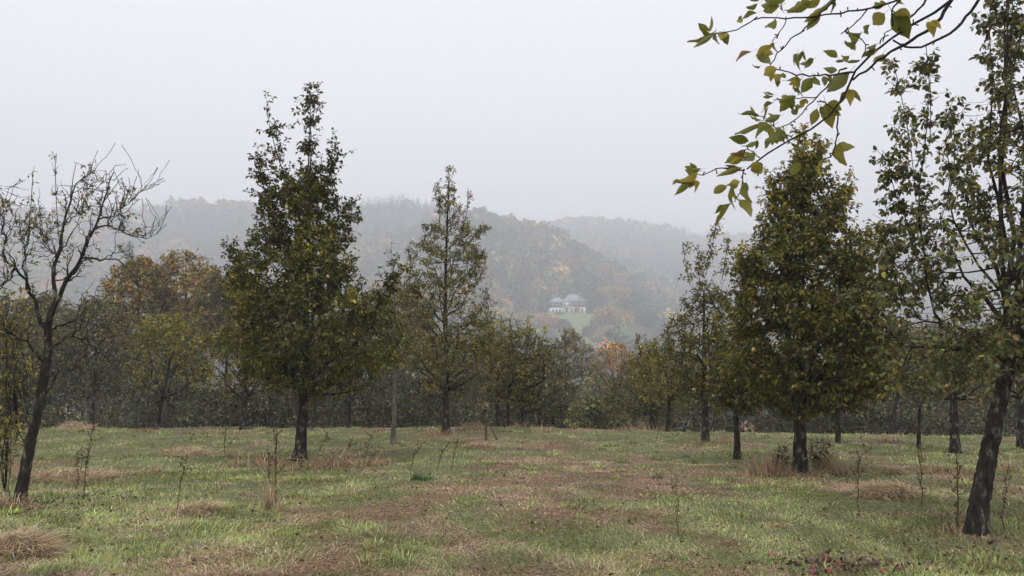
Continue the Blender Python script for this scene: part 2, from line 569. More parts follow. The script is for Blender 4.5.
def path(p0, p1, k, lift=0.2, wig=0.05, d0=None):
    """curved polyline from p0 to p1; starts flat or along d0 and bends upward"""
    p0 = np.asarray(p0, float); p1 = np.asarray(p1, float)
    L = np.linalg.norm(p1 - p0)
    mid = (p0 + p1) / 2
    if d0 is not None:
        mid = p0 + np.asarray(d0) * L * 0.5
    else:
        mid = mid + np.array([0, 0, -lift * L])
    t = np.linspace(0, 1, k)[:, None]
    Q = (1 - t) ** 2 * p0 + 2 * t * (1 - t) * mid + t * t * p1
    w = rng.normal(0, wig * L, (k, 3)) * np.sin(math.pi * t) ** 0.5
    w[:, 2] *= 0.6
    w[1:-1] = (w[:-2] + w[1:-1] * 2 + w[2:]) / 4
    return Q + w


def nearest(A, B, up=0.6):
    """for each point of A the index of the cheapest attachment in B (lower points preferred)"""
    out = np.zeros(len(A), int)
    for s in range(0, len(A), 400):
        d = A[s:s + 400, None] - B[None]
        c = np.linalg.norm(d, axis=2) + up * np.clip(-d[..., 2], 0, None) * 2
        out[s:s + 400] = c.argmin(1)
    return out


def make_tree(name, label, base, prof, trunk=None, r0=0.12, nl=12, ns=60, nt=500, nlf=8, leaf=0.07, lw=0.5, pal=PEAR, group=None,
              clump=0.32, droop=0.35, bare=0.0, spires=(), extra=(), detail=0, twig_r=0.005, leader=True, ltop=0.97, spn=None, sps=0.34, flare=0.55, limb_objs=False,
              mat='bark', fruit=0, wig=0.05, lmat='leaf', shade=None, cat='tree', stems=None, jit=0.25, lift=0.12, tseg=4, core=0.25, up=0.6, shoots=0):
    base = np.asarray(base, float)
    Y = base[1]
    pr = np.array([[W(l, py, Y)[2], (W(l, py, Y)[0] + W(r, py, Y)[0]) / 2, (W(r, py, Y)[0] - W(l, py, Y)[0]) / 2] for py, l, r in prof])
    pr = pr[pr[:, 0].argsort()]
    zlo, zhi = pr[0, 0], pr[-1, 0]
    env = lambda z: (np.interp(z, pr[:, 0], pr[:, 1]), np.interp(z, pr[:, 0], pr[:, 2]))
    # trunk
    if trunk is not None:
        tp = [base + [0, 0, -0.12]] + [W(a, b, Y) + [0, 0, 0] for a, b in trunk]
    else:
        zc = zlo + 0.25 * (zhi - zlo)
        tp = [base + [0, 0, -0.12], base * 0.5 + np.array([env(zc)[0] * 0.35 + base[0] * 0.15, Y * 0.5, 0]) + [0, 0, 0]]
        tp[1] = np.array([base[0] * 0.7 + env(zc)[0] * 0.3 + rng.normal(0, .04), Y, (base[2] + zc) / 2])
        tp.append(np.array([env(zc)[0] * 0.5 + base[0] * 0.5, Y, zc]))
    if leader:
        for f in (0.3, 0.5, 0.75, 1.0):
            z = zlo + f * ltop * (zhi - zlo)
            if z > tp[-1][2] + 0.2:
                tp.append(np.array([env(z)[0] + rng.normal(0, .05), Y + rng.normal(0, .05), z]))
    TP = resample(np.array(tp), 22)
    TPf = resample(np.array(tp), 60)
    zz = np.clip((TP[:, 2] - base[2]) / max(zhi - base[2], 0.1), 0, None)
    tr = r0 * np.clip(1 - 0.85 * zz ** 0.9, 0.06, 1) * (1 + flare * np.exp(-(TP[:, 2] - base[2] + 0.1) / (1.6 * r0)))
    if not leader:
        tr = r0 * (1 - 0.35 * np.linspace(0, 1, 22)) * (1 + flare * np.exp(-(TP[:, 2] - base[2] + 0.1) / (1.6 * r0)))
    root = thing(name, base, label, cat, group)
    acc = Acc()
    trf = np.interp(np.linspace(0, 1, 60), np.linspace(0, 1, 22), tr)
    TPf[3:-3] += rng.normal(0, .045, (54, 3)) * trf[3:-3, None]
    acc.add(*tubes(TPf[None], trf[None], 16, 0.045))
    for st in (stems or ()):
        q = resample(np.array([base + [0, 0, -.1]] + [W(a, b, Y) + [0, rng.normal(0, .1), 0] for a, b in st]), 12)
        acc.add(*tubes(q[None], np.linspace(r0 * .8, r0 * .3, 12)[None], 6, 0.1))
    obj('trunk', acc.mesh('trunk', base, True), mat, root)
    # limbs
    S1 = [TP[TP[:, 2] > zlo - 0.1 * (zhi - zlo)]] if leader else [TP[-3:]]
    S1r = [np.interp(S1[0][:, 2], TP[:, 2], tr)] if leader else [tr[-3:]]
    limbs = []
    for e in extra:                      # limbs traced by hand: list of (px, py[, dy]) points, thickness
        pts, r = e
        q = np.array([W(a[0], a[1], Y + (a[2] if len(a) > 2 else 0)) for a in pts])
        q = resample(q, 16)
        nz_ = rng.normal(0, 0.035, (16, 3)); nz_[1:-1] = (nz_[:-2] + nz_[1:-1] + nz_[2:]) / 3 + rng.normal(0, .008, (14, 3))
        q[1:-1] += nz_[1:-1]
        limbs.append((q, np.linspace(1, .3, 16) ** 1.5 * r))
    for i in range(nl):
        f = (i + rng.random()) / nl
        z = zlo + (zhi - zlo) * (0.02 + 0.88 * f)
        c, R = env(z)
        a = i * 2.39996 + rng.normal(0, .35)
        rad = R * rng.uniform(0.6, 0.95)
        tip = np.array([c + math.cos(a) * rad, Y + math.sin(a) * rad * 0.92, z])
        if leader:
            za = np.clip(z - rad * rng.uniform(0.85, 1.7), zlo + 0.03 * (zhi - zlo), TP[-1, 2])
            p0 = np.array([np.interp(za, TP[:, 2], TP[:, j]) for j in range(3)]); rr = np.interp(za, TP[:, 2], tr)
        else:
            p0 = TP[-1 - int(rng.integers(0, 3))]; rr = tr[-1]
        q = path(p0, tip, 9, lift, wig)
        limbs.append((q, np.linspace(max(rr * 0.55, 0.012), 0.006, 9)))
    bacc = Acc()
    for q, r in limbs:
        if limb_objs:
            a2 = Acc(); a2.add(*tubes(q[None], r[None], 7, 0.12))
            obj('limb', a2.mesh('limb', base, True), mat, root)
        else:
            bacc.add(*tubes(q[None], r[None], 6, 0.1))
        S1.append(q[len(q) // 5:]); S1r.append(r[len(r) // 5:])
    S1a = np.concatenate(S1); S1ra = np.concatenate(S1r)
    # secondary branches
    z = zlo + (zhi - zlo) * rng.random(ns) ** 0.9
    c, R = env(z)
    keep = rng.random(ns) < np.clip((R / R.max()) ** 1.5 * 1.2 + .12, 0, 1)
    z, c, R = z[keep], c[keep], R[keep]
    n = len(z)
    a = rng.uniform(0, 2 * math.pi, n); rad = R * np.sqrt(rng.uniform(core, 1.0, n))
    tips = np.stack([c + np.cos(a) * rad, Y + np.sin(a) * rad * 0.92, z], 1)
    k = nearest(tips, S1a, up)
    sec = []
    secr = []
    for i in range(n):
        q = path(S1a[k[i]], tips[i], 6, rng.uniform(-0.05, 0.2), wig)
        sec.append(q); secr.append(np.linspace(min(max(S1ra[k[i]] * 0.6, 0.008), 0.02 + twig_r), twig_r * 1.1, 6))
    if shoots:
        sec, secr, tl = [], [], []
        for i in range(shoots):
            q0, r_ = limbs[int(rng.integers(0, len(limbs)))]
            j = int(rng.integers(4, len(q0)))
            tg = unit(q0[min(j + 1, len(q0) - 1)] - q0[j - 1])
            dd = unit(tg * .55 + rng.normal(0, .5, 3) + [0, 0, rng.uniform(.1, 1.1)])
            Ls = rng.uniform(.12, .42)
            t5 = np.linspace(0, 1, 6)[:, None]
            bendv = rng.normal(0, .22, 3) + [0, 0, .18]
            q = q0[j] + dd * Ls * t5 + bendv * Ls * t5 ** 2 + np.concatenate([np.zeros((1, 3)), rng.normal(0, .012, (5, 3))])
            sec.append(q); secr.append(np.linspace(min(r_[j] * .6, .011), .0035, 6)); tl.append(q[3]); tl.append(q[5])
        tips = np.array(tl)
    spt = []
    for pts, r in spires:                 # upright leafy shoots
        q = resample(np.array([W(p[0], p[1], Y + (p[2] if len(p) > 2 else 0)) for p in pts]), 6)
        sec.append(q); secr.append(np.linspace(r, twig_r, 6)); spt.append(q)
    sec = np.array(sec); secr = np.array(secr)
    bacc.add(*tubes(sec, secr, 5))
    if bacc.n:
        o = obj('branches', bacc.mesh('branches', base, True), mat, root, kind='stuff')
    # twigs
    S2 = np.concatenate([sec[:, 1:].reshape(-1, 3), S1a[len(S1[0]):]]) if len(S1a) > len(S1[0]) else sec[:, 1:].reshape(-1, 3)
    w = rng.integers(0, len(tips), nt)
    sig = clump * rng.uniform(0.6, 1.3, (nt, 1))
    tt = tips[w] + rng.normal(0, 1, (nt, 3)) * sig * [1, 1, 0.9]
    if spt:
        ns2 = spn or int(nt * 0.10)
        sp = np.array(spt)
        ww = rng.integers(0, len(sp), ns2)
        tseg_ = rng.random(ns2)
        base_p = np.stack([sp[ww, np.minimum((tseg_ * 5).astype(int), 4)], sp[ww, np.minimum((tseg_ * 5).astype(int) + 1, 5)]])
        fr = rng.random((ns2, 1))
        tt = np.concatenate([tt, base_p[0] * fr + base_p[1] * (1 - fr) + rng.normal(0, 1, (ns2, 3)) * clump * sps + [0, 0, .05]])
        w = np.concatenate([w, np.zeros(ns2, int)])
    c, R = env(tt[:, 2])
    rr = np.hypot(tt[:, 0] - c, (tt[:, 1] - Y) / 0.92)
    nspi = len(tt) - nt
    ok = (rr < R * 1.12 + 0.05) & (tt[:, 2] < zhi + 0.15) & (tt[:, 2] > zlo - 0.07)
    if nspi:
        ok[nt:] = True
    tt = tt[ok]; w = w[ok]
    k = nearest(tt, S2, 0.3)
    p0 = S2[k]
    dv = tt - p0
    dl = np.linalg.norm(dv, axis=1)
    k4 = np.linspace(0, 1, tseg)[None, :, None]
    tw = p0[:, None] + dv[:, None] * k4
    tw = tw + (np.sin(math.pi * k4) * (rng.normal(0, .09, (len(tt), 1, 3)) + [0, 0, -0.06]) * dl[:, None, None])
    tacc = Acc()
    tacc.add(*tubes(tw, np.linspace(twig_r, twig_r * 0.45, tseg)[None] * np.ones((len(tw), 1)), 3))
    obj('twigs', tacc.mesh('twigs', base), 'twig', root, kind='stuff')
    # leaves
    m = len(tt) * nlf
    ti = rng.integers(0, len(tt), m)
    if bare > 0:
        hh = rng.random(len(tt))
        ti = ti[hh[ti] > bare]
        m = len(ti)
    if m:
        f = 1 - rng.random(m) ** 1.6 * 0.9
        sgi = np.minimum((f * (tseg - 1)).astype(int), tseg - 2); fr = (f * (tseg - 1) - sgi)[:, None]
        P = tw[ti, sgi] * (1 - fr) + tw[ti, sgi + 1] * fr
        D = unit(dv[ti]) * 0.5 + rng.normal(0, 0.75, (m, 3)) + [0, 0, -droop]
        D = unit(D)
        P = P + D * leaf * 0.25
        L = leaf * rng.uniform(0.6, 1.25, m)
        col = pick(pal, m, jit)
        tint = np.exp(rng.normal(0, 0.24, (int(w.max()) + 1, 1)))[w[ti]]
        warm = rng.random(int(w.max()) + 1)[w[ti]][:, None]
        col = col * tint * (1 + (warm > 0.82) * np.array([0.4, 0.28, 0.0]))
        if shade is not None:
            zt = (P[:, 2] - zlo) / (zhi - zlo)
            col = col * (1 - sstep(0.55, 0.95, zt)[:, None]) + col * np.array(shade) * sstep(0.55, 0.95, zt)[:, None]
        lacc = Acc()
        leaves(lacc, P, D, L, L * lw * rng.uniform(0.8, 1.2, m), col, detail, 0.22, 0.3)
        obj('foliage', lacc.mesh('foliage', base), lmat, root, kind='stuff')
    if fruit:
        a3 = Acc()
        ki = rng.integers(0, len(tt), fruit)
        for q in tt[ki]:
            h = 0.075
            prf = np.array([[0, .0], [.3, .02], [.52, .3], [.46, .6], [.24, .9], [0.06, 1.0]])
            ang = np.arange(7) * 2 * math.pi / 7
            vv = np.stack([np.stack([q[0] + np.cos(ang) * r_ * h * .8, q[1] + np.sin(ang) * r_ * h * .8, np.full(7, q[2] - .1 + z_ * h)], 1) for r_, z_ in prf])
            i0 = (np.arange(5)[:, None] * 7 + np.arange(7)).ravel(); j0 = (np.arange(5)[:, None] * 7 + (np.arange(7) + 1) % 7).ravel()
            a3.add(vv, np.stack([i0, j0, j0 + 7, i0 + 7], 1))
        obj('fruit', a3.mesh('fruit', base, True), 'fruit', root, kind='stuff')
    return root


ORCH = 'old fruit trees of the orchard'
# --- the two large pear trees
make_tree('pear_tree', 'tall dark green pear tree with two pointed tops, left half of the meadow', foot(300, 458),
          [(168, 300, 320), (185, 275, 328), (205, 262, 336), (225, 258, 342), (248, 252, 348), (270, 236, 358),
           (295, 226, 392), (325, 224, 408), (350, 228, 408), (372, 238, 402), (388, 250, 380), (398, 275, 350)],
          trunk=[(301, 440), (303, 400), (305, 360), (306, 300), (309, 220), (311, 150), (310, 95)],
          r0=0.118, nl=34, ns=230, nt=3400, nlf=11, leaf=0.088, lw=0.55, pal=PEAR, group=ORCH, clump=0.27, leader=True, fruit=26, core=0.15, spn=560, sps=.55,
          spires=[([(308, 190), (309, 140), (311, 110), (310, 83)], .02), ([(300, 220), (282, 170), (272, 140), (266, 108)], .02),
                  ([(315, 230), (330, 180), (333, 150)], .012), ([(290, 240), (262, 190), (259, 160)], .012), ([(260, 300), (238, 268), (229, 250)], .012),
                  ([(330, 260), (350, 225), (352, 205)], .01), ([(370, 320), (392, 280), (395, 262)], .01)])
make_tree('pear_tree', 'broad dense dark green pear tree with pointed top, right of the mown strip', foot(800, 469),
          [(158, 795, 812), (175, 778, 826), (195, 770, 838), (215, 765, 850), (240, 755, 862), (270, 740, 872), (300, 735, 885), (330, 722, 892),
           (360, 720, 892), (385, 728, 884), (402, 748, 868), (416, 775, 845)],
          trunk=[(800, 450), (799, 410), (800, 370), (801, 300), (803, 220), (803, 150)],
          r0=0.115, nl=36, ns=250, nt=3700, nlf=11, leaf=0.086, lw=0.55, pal=PEARW, group=ORCH, clump=0.25, leader=True, fruit=30, core=0.15, spn=480, sps=.5,
          spires=[([(803, 200), (803, 160), (802, 132)], .015), ([(780, 230), (772, 190), (770, 172)], .012), ([(830, 230), (842, 195), (848, 178)], .012),
                  ([(850, 290), (868, 250), (872, 232)], .012), ([(760, 290), (742, 262), (738, 250)], .01), ([(800, 190), (818, 160), (820, 146)], .01)])

# --- bare apple tree at the left edge
bA = foot(20, 501)
make_tree('apple_tree', 'nearly bare lichen-covered apple tree leaning right at the left edge', bA,
          [(150, 40, 75), (180, 20, 120), (210, 0, 140), (245, -40, 155), (280, -60, 150), (310, -50, 130), (335, -20, 110)],
          trunk=[(23, 480), (31, 440), (41, 395), (48, 352), (48, 322)],
          r0=0.072, nl=0, ns=10, shoots=330, nt=1500, nlf=2, spn=110, leaf=0.06, pal=OLIVE, group=ORCH, clump=0.11, leader=False, limb_objs=True, bare=0.6, twig_r=0.0045,
          wig=0.09, droop=0.1, tseg=5,
          extra=[([(48, 330), (36, 302), (25, 280, -.1), (6, 262, -.25), (-22, 230, -.4)], 0.0303),
                 ([(48, 326), (56, 292), (60, 255, .1), (65, 225, .1), (72, 203, .15), (81, 178, .2), (94, 171, .3)], 0.0336),
                 ([(49, 326), (56, 310, -.05), (72, 276, -.15), (83, 258, -.2), (89, 240, -.25), (100, 214, -.3), (107, 190, -.3), (114, 172, -.3)], 0.0336),
                 ([(86, 248, -.2), (100, 230, -.3), (124, 232, -.45), (149, 243, -.5), (161, 228, -.5)], 0.0164),
                 ([(98, 222, -.3), (114, 214, -.2), (130, 201, -.1), (150, 189, 0)], 0.0123),
                 ([(82, 258, -.2), (112, 259, -.3), (134, 274, -.4), (140, 301, -.45)], 0.0139),
                 ([(50, 330), (75, 320, .2), (96, 318, .3), (111, 332, .3)], 0.0156),
                 ([(25, 280, -.1), (27, 246, -.1), (19, 232, -.1)], 0.0123),
                 ([(60, 262, .1), (44, 240, .3), (36, 222, .35)], 0.0115),
                 ([(15, 268, -.2), (-5, 290, -.4), (-30, 300, -.4)], 0.0139),
                 ([(41, 398), (58, 374, .2), (84, 368, .3), (100, 380, .35)], .012), ([(35, 424), (17, 392, -.2), (6, 362, -.3)], .013),
                 ([(47, 362), (22, 338, -.2), (-8, 326, -.4), (-30, 330, -.5)], .022), ([(47, 350), (70, 337, -.2), (96, 346, -.3), (122, 372, -.35)], .018),
                 ([(5, 262, -.25), (2, 225, -.3), (10, 200, -.3)], .018), ([(-10, 245, -.3), (-14, 215, -.3)], .014),
                 ([(66, 222, .1), (80, 215, .2), (86, 190, .3)], 0.0098)],
          spires=[([(60, 252, .1), (56, 205, .1), (55, 156, .1)], 0.0049), ([(28, 240, -.1), (31, 205, -.1), (33, 172, -.1)], 0.0049),
                  ([(44, 240, .3), (38, 200, .3)], 0.0041), ([(124, 232, -.4), (120, 205, -.4)], 0.0041), ([(86, 190, .3), (92, 165, .3)], 0.0033)])

# --- leaning tree at the right edge
bD = foot(975, 529)
make_tree('pear_tree', 'thick leaning trunk with mossy bark and tall loose crown at the right edge', bD,
          [(-90, 992, 1040), (0, 988, 1062), (60, 985, 1080), (110, 978, 1100), (160, 962, 1110), (215, 925, 1120), (260, 885, 1130), (300, 868, 1140),
           (335, 864, 1140), (362, 872, 1120), (388, 892, 1080)],
          trunk=[(979, 505), (986, 468), (997, 412), (1008, 368), (1016, 342)],
          r0=0.1, nl=14, ns=260, nt=2500, nlf=8, leaf=0.066, lw=0.6, pal=PEARG, group=ORCH, clump=0.2, leader=False, limb_objs=True, detail=1, droop=0.75,
          twig_r=0.004, bare=0.12, tseg=5, wig=0.06, core=0.1, spn=480, sps=.5,
          extra=[([(1010, 362), (985, 345, -.1), (960, 331, -.2), (930, 322, -.3), (905, 325, -.3), (884, 337, -.35)], 0.0274),
                 ([(1014, 348), (1004, 285), (999, 205, .1), (1003, 120, .1), (1008, 40, .15), (1010, -60, .2)], 0.0324),
                 ([(1015, 345), (1032, 270, .3), (1040, 170, .4), (1042, 60, .4), (1045, -60, .4)], 0.0324),
                 ([(945, 327, -.25), (930, 290, -.25), (916, 240, -.2), (915, 190, -.2), (928, 130, -.2), (930, 75, -.2)], 0.0151),
                 ([(1000, 290), (970, 255, -.2), (950, 215, -.3), (944, 170, -.3), (955, 115, -.3)], 0.0158),
                 ([(1012, 355), (1050, 330, -.3), (1090, 320, -.5)], 0.0274),
                 ([(1001, 240, .1), (975, 200, .3), (968, 160, .4), (985, 120, .4)], 0.0122)],
          spires=[([(916, 200, -.2), (912, 150, -.2), (902, 97, -.2), (893, 62, -.2)], 0.0043), ([(930, 140, -.2), (931, 100, -.2), (926, 46, -.2)], 0.0050),
                  ([(915, 240, -.2), (893, 190, -.2), (888, 160, -.2)], 0.0050), ([(1003, 130, .1), (990, 70, .1), (988, 20, .1), (995, -40, .1)], 0.0079),
                  ([(1003, 100, .1), (1012, 30, .1), (1014, -40, .1)], 0.0079), ([(905, 300, -.2), (888, 260, -.2), (884, 225, -.2)], .008), ([(930, 250, -.3), (952, 190, -.3), (958, 150, -.3), (950, 108, -.3)], 0.0050)])

# --- the rest of the orchard
make_tree('pear_tree', 'tall slender pear tree with thin pointed crown at the far meadow edge', foot(446, 431),
          [(186, 445, 453), (205, 438, 460), (225, 425, 472), (240, 415, 484), (265, 410, 484), (290, 404, 490), (320, 400, 498), (350, 398, 500), (375, 405, 492), (395, 420, 476)],
          trunk=[(446, 410), (446, 370), (445, 320), (446, 260), (448, 200), (449, 178)],
          r0=0.11, nl=30, ns=330, nt=2500, nlf=7, leaf=0.085, pal=OLIVE, group=ORCH, clump=0.22, leader=True, twig_r=0.007, tseg=3, bare=0.1,
          spires=[([(449, 210), (449, 190), (449, 168)], .012), ([(440, 230), (439, 200), (438, 182)], .01), ([(460, 240), (468, 210), (468, 188)], .01),
                  ([(420, 290), (410, 262), (408, 250)], .009), ([(470, 240), (488, 228)], .009), ([(465, 260), (484, 255)], .009)])
make_tree('pear_tree', 'thin young fruit tree with pale grey trunk between the two tall pears', foot(393, 442),
          [(262, 388, 398), (290, 378, 412), (320, 372, 422), (345, 372, 424), (366, 380, 416)],
          trunk=[(394, 420), (395, 395), (395, 370), (396, 330), (393, 265)], r0=0.068, mat='bark_pale',
          nl=10, ns=40, nt=420, nlf=3, leaf=0.07, pal=GREY, group=ORCH, clump=0.25, leader=True, twig_r=0.006, tseg=3, bare=0.3,
          spires=[([(392, 290), (392, 260), (391, 243)], .009), ([(400, 300), (406, 275), (408, 262)], .008), ([(384, 300), (378, 282)], .008)])
MID = [
    ('apple_tree', 'small yellow-green apple tree with slanting trunk left of the tall pear', (156, 428), [(318, 150, 190), (335, 132, 212), (360, 124, 218), (385, 130, 214), (400, 148, 204)], [(160, 405), (166, 380), (170, 362)], .10, YELL, 0.05, 700, 6),
    ('apple_tree', 'bare-twigged brown apple tree with dark upright trunk behind the leftmost tree', (91, 425), [(315, 72, 122), (340, 56, 140), (372, 60, 136), (392, 72, 120)], [(93, 405), (95, 380)], .10, BROWN, 0.45, 700, 3),
    ('apple_tree', 'sparse yellow-leaved tree at the very left behind the leaning bare trunk', (22, 426), [(290, 0, 45), (330, -18, 62), (370, -18, 64), (400, -5, 50)], None, .09, YELL, 0.3, 600, 4),
    ('apple_tree', 'olive apple tree standing directly behind the left edge of the big pear crown', (243, 428), [(325, 218, 268), (355, 206, 285), (385, 212, 282), (402, 226, 266)], [(244, 405), (245, 380)], .11, OLIVE, 0.1, 700, 6),
    ('apple_tree', 'straight dark trunk seen just right of the big left pear trunk', (349, 426), [(335, 332, 372), (360, 322, 388), (385, 326, 384), (400, 336, 368)], [(349, 405), (350, 385)], .085, GREY, 0.3, 500, 4),
    ('apple_tree', 'thin slanting tree directly behind the trunk of the big left pear', (311, 428), [(345, 305, 340), (370, 298, 345), (392, 306, 338)], [(315, 405), (320, 385)], .05, GREY, 0.4, 300, 4),
    ('apple_tree', 'olive apple tree with thin upright shoots right of the slender pear', (497, 422), [(322, 484, 512), (345, 472, 532), (375, 470, 536), (400, 480, 522)], [(497, 400), (497, 380)], .085, OLIVE, 0.05, 800, 6),
    ('apple_tree', 'middle apple tree of the olive group near the mown gap', (508, 420), [(328, 500, 534), (350, 490, 550), (380, 492, 550), (402, 500, 538)], [(508, 405), (510, 385)], .08, YELL, 0.05, 700, 6),
    ('apple_tree', 'wide low apple tree on the left side of the gap, last of its row', (522, 420), [(338, 520, 556), (356, 505, 572), (382, 510, 578), (405, 520, 572), (416, 540, 570)], [(521, 405), (524, 390)], .10, DARK, 0.05, 800, 7),
    ('apple_tree', 'low dark spreading apple tree on the right side of the gap', (652, 428), [(362, 622, 672), (380, 606, 684), (400, 598, 690), (416, 606, 684)], [(652, 412), (651, 398)], .12, DARK, 0.1, 900, 6),
    ('apple_tree', 'yellow-green apple tree with thin leaning trunk beside the low dark one', (667, 430), [(342, 645, 684), (358, 628, 700), (382, 632, 704), (402, 645, 698)], [(669, 412), (670, 395)], .08, YELL, 0.05, 800, 6),
    ('pear_tree', 'slim fruit tree with bare upright shoots left of the broad pear', (705, 442), [(280, 698, 712), (295, 684, 728), (320, 668, 740), (345, 664, 744), (375, 670, 744), (405, 684, 736)], [(705, 420), (705, 400), (704, 350), (704, 290)], .11, PEARW, 0.08, 1100, 6),
    ('apple_tree', 'small dark tree with short trunk under the left side of the broad pear', (737, 457), [(322, 712, 765), (350, 704, 775), (380, 708, 772), (412, 722, 758)], [(737, 440), (736, 415)], .085, PEAR, 0.0, 800, 7),
    ('apple_tree', 'tree with thin trunk just right of the broad pear trunk', (838, 442), [(330, 820, 872), (365, 815, 884), (395, 822, 878), (412, 830, 866)], [(838, 425), (838, 405)], .075, YELL, 0.05, 600, 6),
    ('apple_tree', 'half bare tree with crooked leaning trunk in the gap right of the broad pear', (890, 433), [(322, 880, 932), (345, 864, 944), (372, 868, 936), (392, 878, 920)], [(895, 405), (903, 380), (910, 368)], .13, GREY, 0.45, 700, 3),
    ('apple_tree', 'brownish half bare tree with upright trunk behind the leaning right tree', (955, 451), [(318, 932, 984), (345, 916, 1000), (378, 918, 998), (402, 932, 982)], [(954, 420), (953, 390)], .12, BROWN, 0.35, 800, 4),
    ('apple_tree', 'small sparse tree with thin dark stem between crooked and upright right trees', (918, 446), [(345, 905, 940), (375, 896, 945), (405, 906, 936)], [(919, 425), (920, 405)], .055, GREY, 0.4, 350, 3),
    ('apple_tree', 'brown tree at the right edge beyond the leaning trunk', (1021, 446), [(305, 1000, 1062), (345, 985, 1075), (385, 990, 1066), (402, 1004, 1050)], [(1021, 425), (1023, 395)], .11, BROWN, 0.3, 700, 4),
]
for nm, lab, b, prof, tk, r, pal, bare, nt_, nlf in MID:
    sp = []
    if lab.startswith('slim'):
        sp = [([(706, 275), (712, 250), (716, 224)], .009), ([(722, 280), (726, 255), (729, 238)], .008), ([(690, 285), (685, 262), (683, 244)], .009), ([(700, 290), (699, 262), (697, 250)], .008)]
    elif lab.startswith('olive apple tree with'):
        sp = [([(a, 345), (a + rng.normal(0, 2), 318 + rng.normal(0, 4))], .007) for a in (483, 492, 501, 510, 520)]
    elif pal is YELL:
        xm = (prof[1][1] + prof[1][2]) / 2
        sp = [([(xm + d, prof[1][0]), (xm + d * 1.3, prof[0][0] - 6 + rng.normal(0, 4))], .007) for d in (-22, -8, 6, 20)]
    make_tree(nm, lab, foot(*b), prof, trunk=tk, r0=r * .88, nl=12, ns=70, nt=nt_, nlf=nlf, leaf=0.095, pal=pal, group=ORCH, clump=0.3, leader=True, ltop=0.97 if lab.startswith('slim') else 0.6,
              twig_r=0.008, tseg=3, bare=bare, wig=0.08, spires=sp)

# --- the wood beyond the edge of the meadow
WOOD = 'trees of the wood beyond the meadow'


def wood_tree(lab, px, Y, top, half, pal, bare=0.0, nt_=1500, name='wood_tree', leaf=0.25, nlf=7, bottom=None):
    x = (px - CX) / FPX * Y * 1.0
    x = W(px, 400, Y)[0]
    b = np.array([x, Y, g1(x, Y)])
    bot = bottom or (top + 2.2 * half + 20)
    h = bot - top
    prof = [(top, px - half * .3, px + half * .3), (top + .12 * h, px - half * .7, px + half * .65), (top + .35 * h, px - half, px + half),
            (top + .65 * h, px - half * .95, px + half), (top + .9 * h, px - half * .75, px + half * .7), (bot, px - half * .4, px + half * .4)]
    return make_tree(name, lab, b, prof, r0=0.2, nl=16, ns=130, nt=nt_, nlf=nlf, leaf=leaf, lw=0.7, pal=pal, group=WOOD, clump=0.62, leader=True,
                     twig_r=0.02, tseg=3, bare=bare, wig=0.06, lmat='leaf')


WD = [
    ('dark wood tree behind the sparse yellow tree at the left edge', 5, 50, 296, 38, DARK, .05),
    ('grey-brown wood tree behind the bare apple tree crown', 48, 56, 292, 36, GREY, .15),
    ('dark green wood tree between the bare apple tree and the orange crowns', 96, 54, 296, 38, DARK, .05),
    ('leftmost orange-brown crown showing right of the bare apple tree', 138, 60, 258, 34, ORANGE, .0),
    ('tallest orange crown at the left, between bare apple and big pear', 186, 62, 249, 38, ORANGE, .0),
    ('brown-orange crown touching the left side of the big left pear', 226, 58, 266, 32, BROWN, .0),
    ('dull olive crown below the tallest orange one', 165, 50, 312, 40, DARK, .05),
    ('brown wood tree hidden mostly behind the big left pear', 272, 58, 290, 34, BROWN, .05),
    ('grey wood tree behind the trunk of the big left pear', 320, 54, 318, 36, GREY, .1),
    ('orange-tinged crown in the gap between the big left pear and the slender pear', 404, 64, 281, 30, ORANGE, .05),
    ('dark olive wood tree behind the pale young trunk', 372, 52, 312, 36, GREY, .1),
    ('grey-olive wood tree behind the slender pear trunk', 440, 54, 332, 40, GREY, .05),
    ('brown wood tree right of the slender pear, behind the olive group', 490, 58, 336, 34, BROWN, .05),
    ('russet crown rising behind the last apple tree left of the gap', 566, 85, 330, 33, BROWN, .0),
    ('bright orange crown standing in the gap', 613, 105, 342, 26, AMBER, .0),
    ('pale brown low crown below the bright orange one', 600, 80, 372, 24, GREY, .0),
    ('olive wood tree behind the yellow-green apple tree right of the gap', 655, 64, 352, 32, OLIVE, .05),
    ('grey wood tree behind the slim tree with bare shoots', 715, 56, 350, 36, GREY, .1),
    ('dark wood tree behind the trunk of the broad pear', 790, 52, 345, 40, DARK, .05),
    ('grey-brown wood tree right behind the broad pear crown edge', 862, 50, 332, 36, GREY, .15),
    ('brown wood tree above the crooked leaning trunk', 912, 54, 326, 38, BROWN, .15),
    ('grey-olive wood tree under the long left limb of the right-edge tree', 962, 48, 330, 38, GREY, .1),
    ('dark wood tree at the right edge behind the leaning trunk', 1018, 50, 318, 40, DARK, .1),
]
for lab, px, Y, top, half, pal, bare in WD:
    wood_tree(lab, px, Y, top, half, pal, bare)


# conical spruce peeping over the wood at the left
def conifer_cloud(acc, c, h, r, n, col, ls=0.15):
    t = rng.random(n) ** 0.7
    a = rng.uniform(0, 2 * math.pi, n)
    rr = r * (1 - 0.97 * (1 - t)) * rng.uniform(0.55, 1.05, n)
    z = h * (1 - t) + 0.0
    P = np.stack([c[0] + np.cos(a) * rr * 0.6, c[1] + np.sin(a) * rr * 0.6, c[2] + 0.06 * h + z * 0.94], 1)
    D = np.stack([np.cos(a), np.sin(a), -0.35 + 0 * a], 1) + rng.normal(0, .15, (n, 3))
    L = (ls * h * (0.3 + t)) * rng.uniform(.6, 1.1, n)
    leaves(acc, P, D, L, L * 0.55, col, 0, 0.15, 0.2, N=np.tile([0, 0, 1.0], (n, 1)))


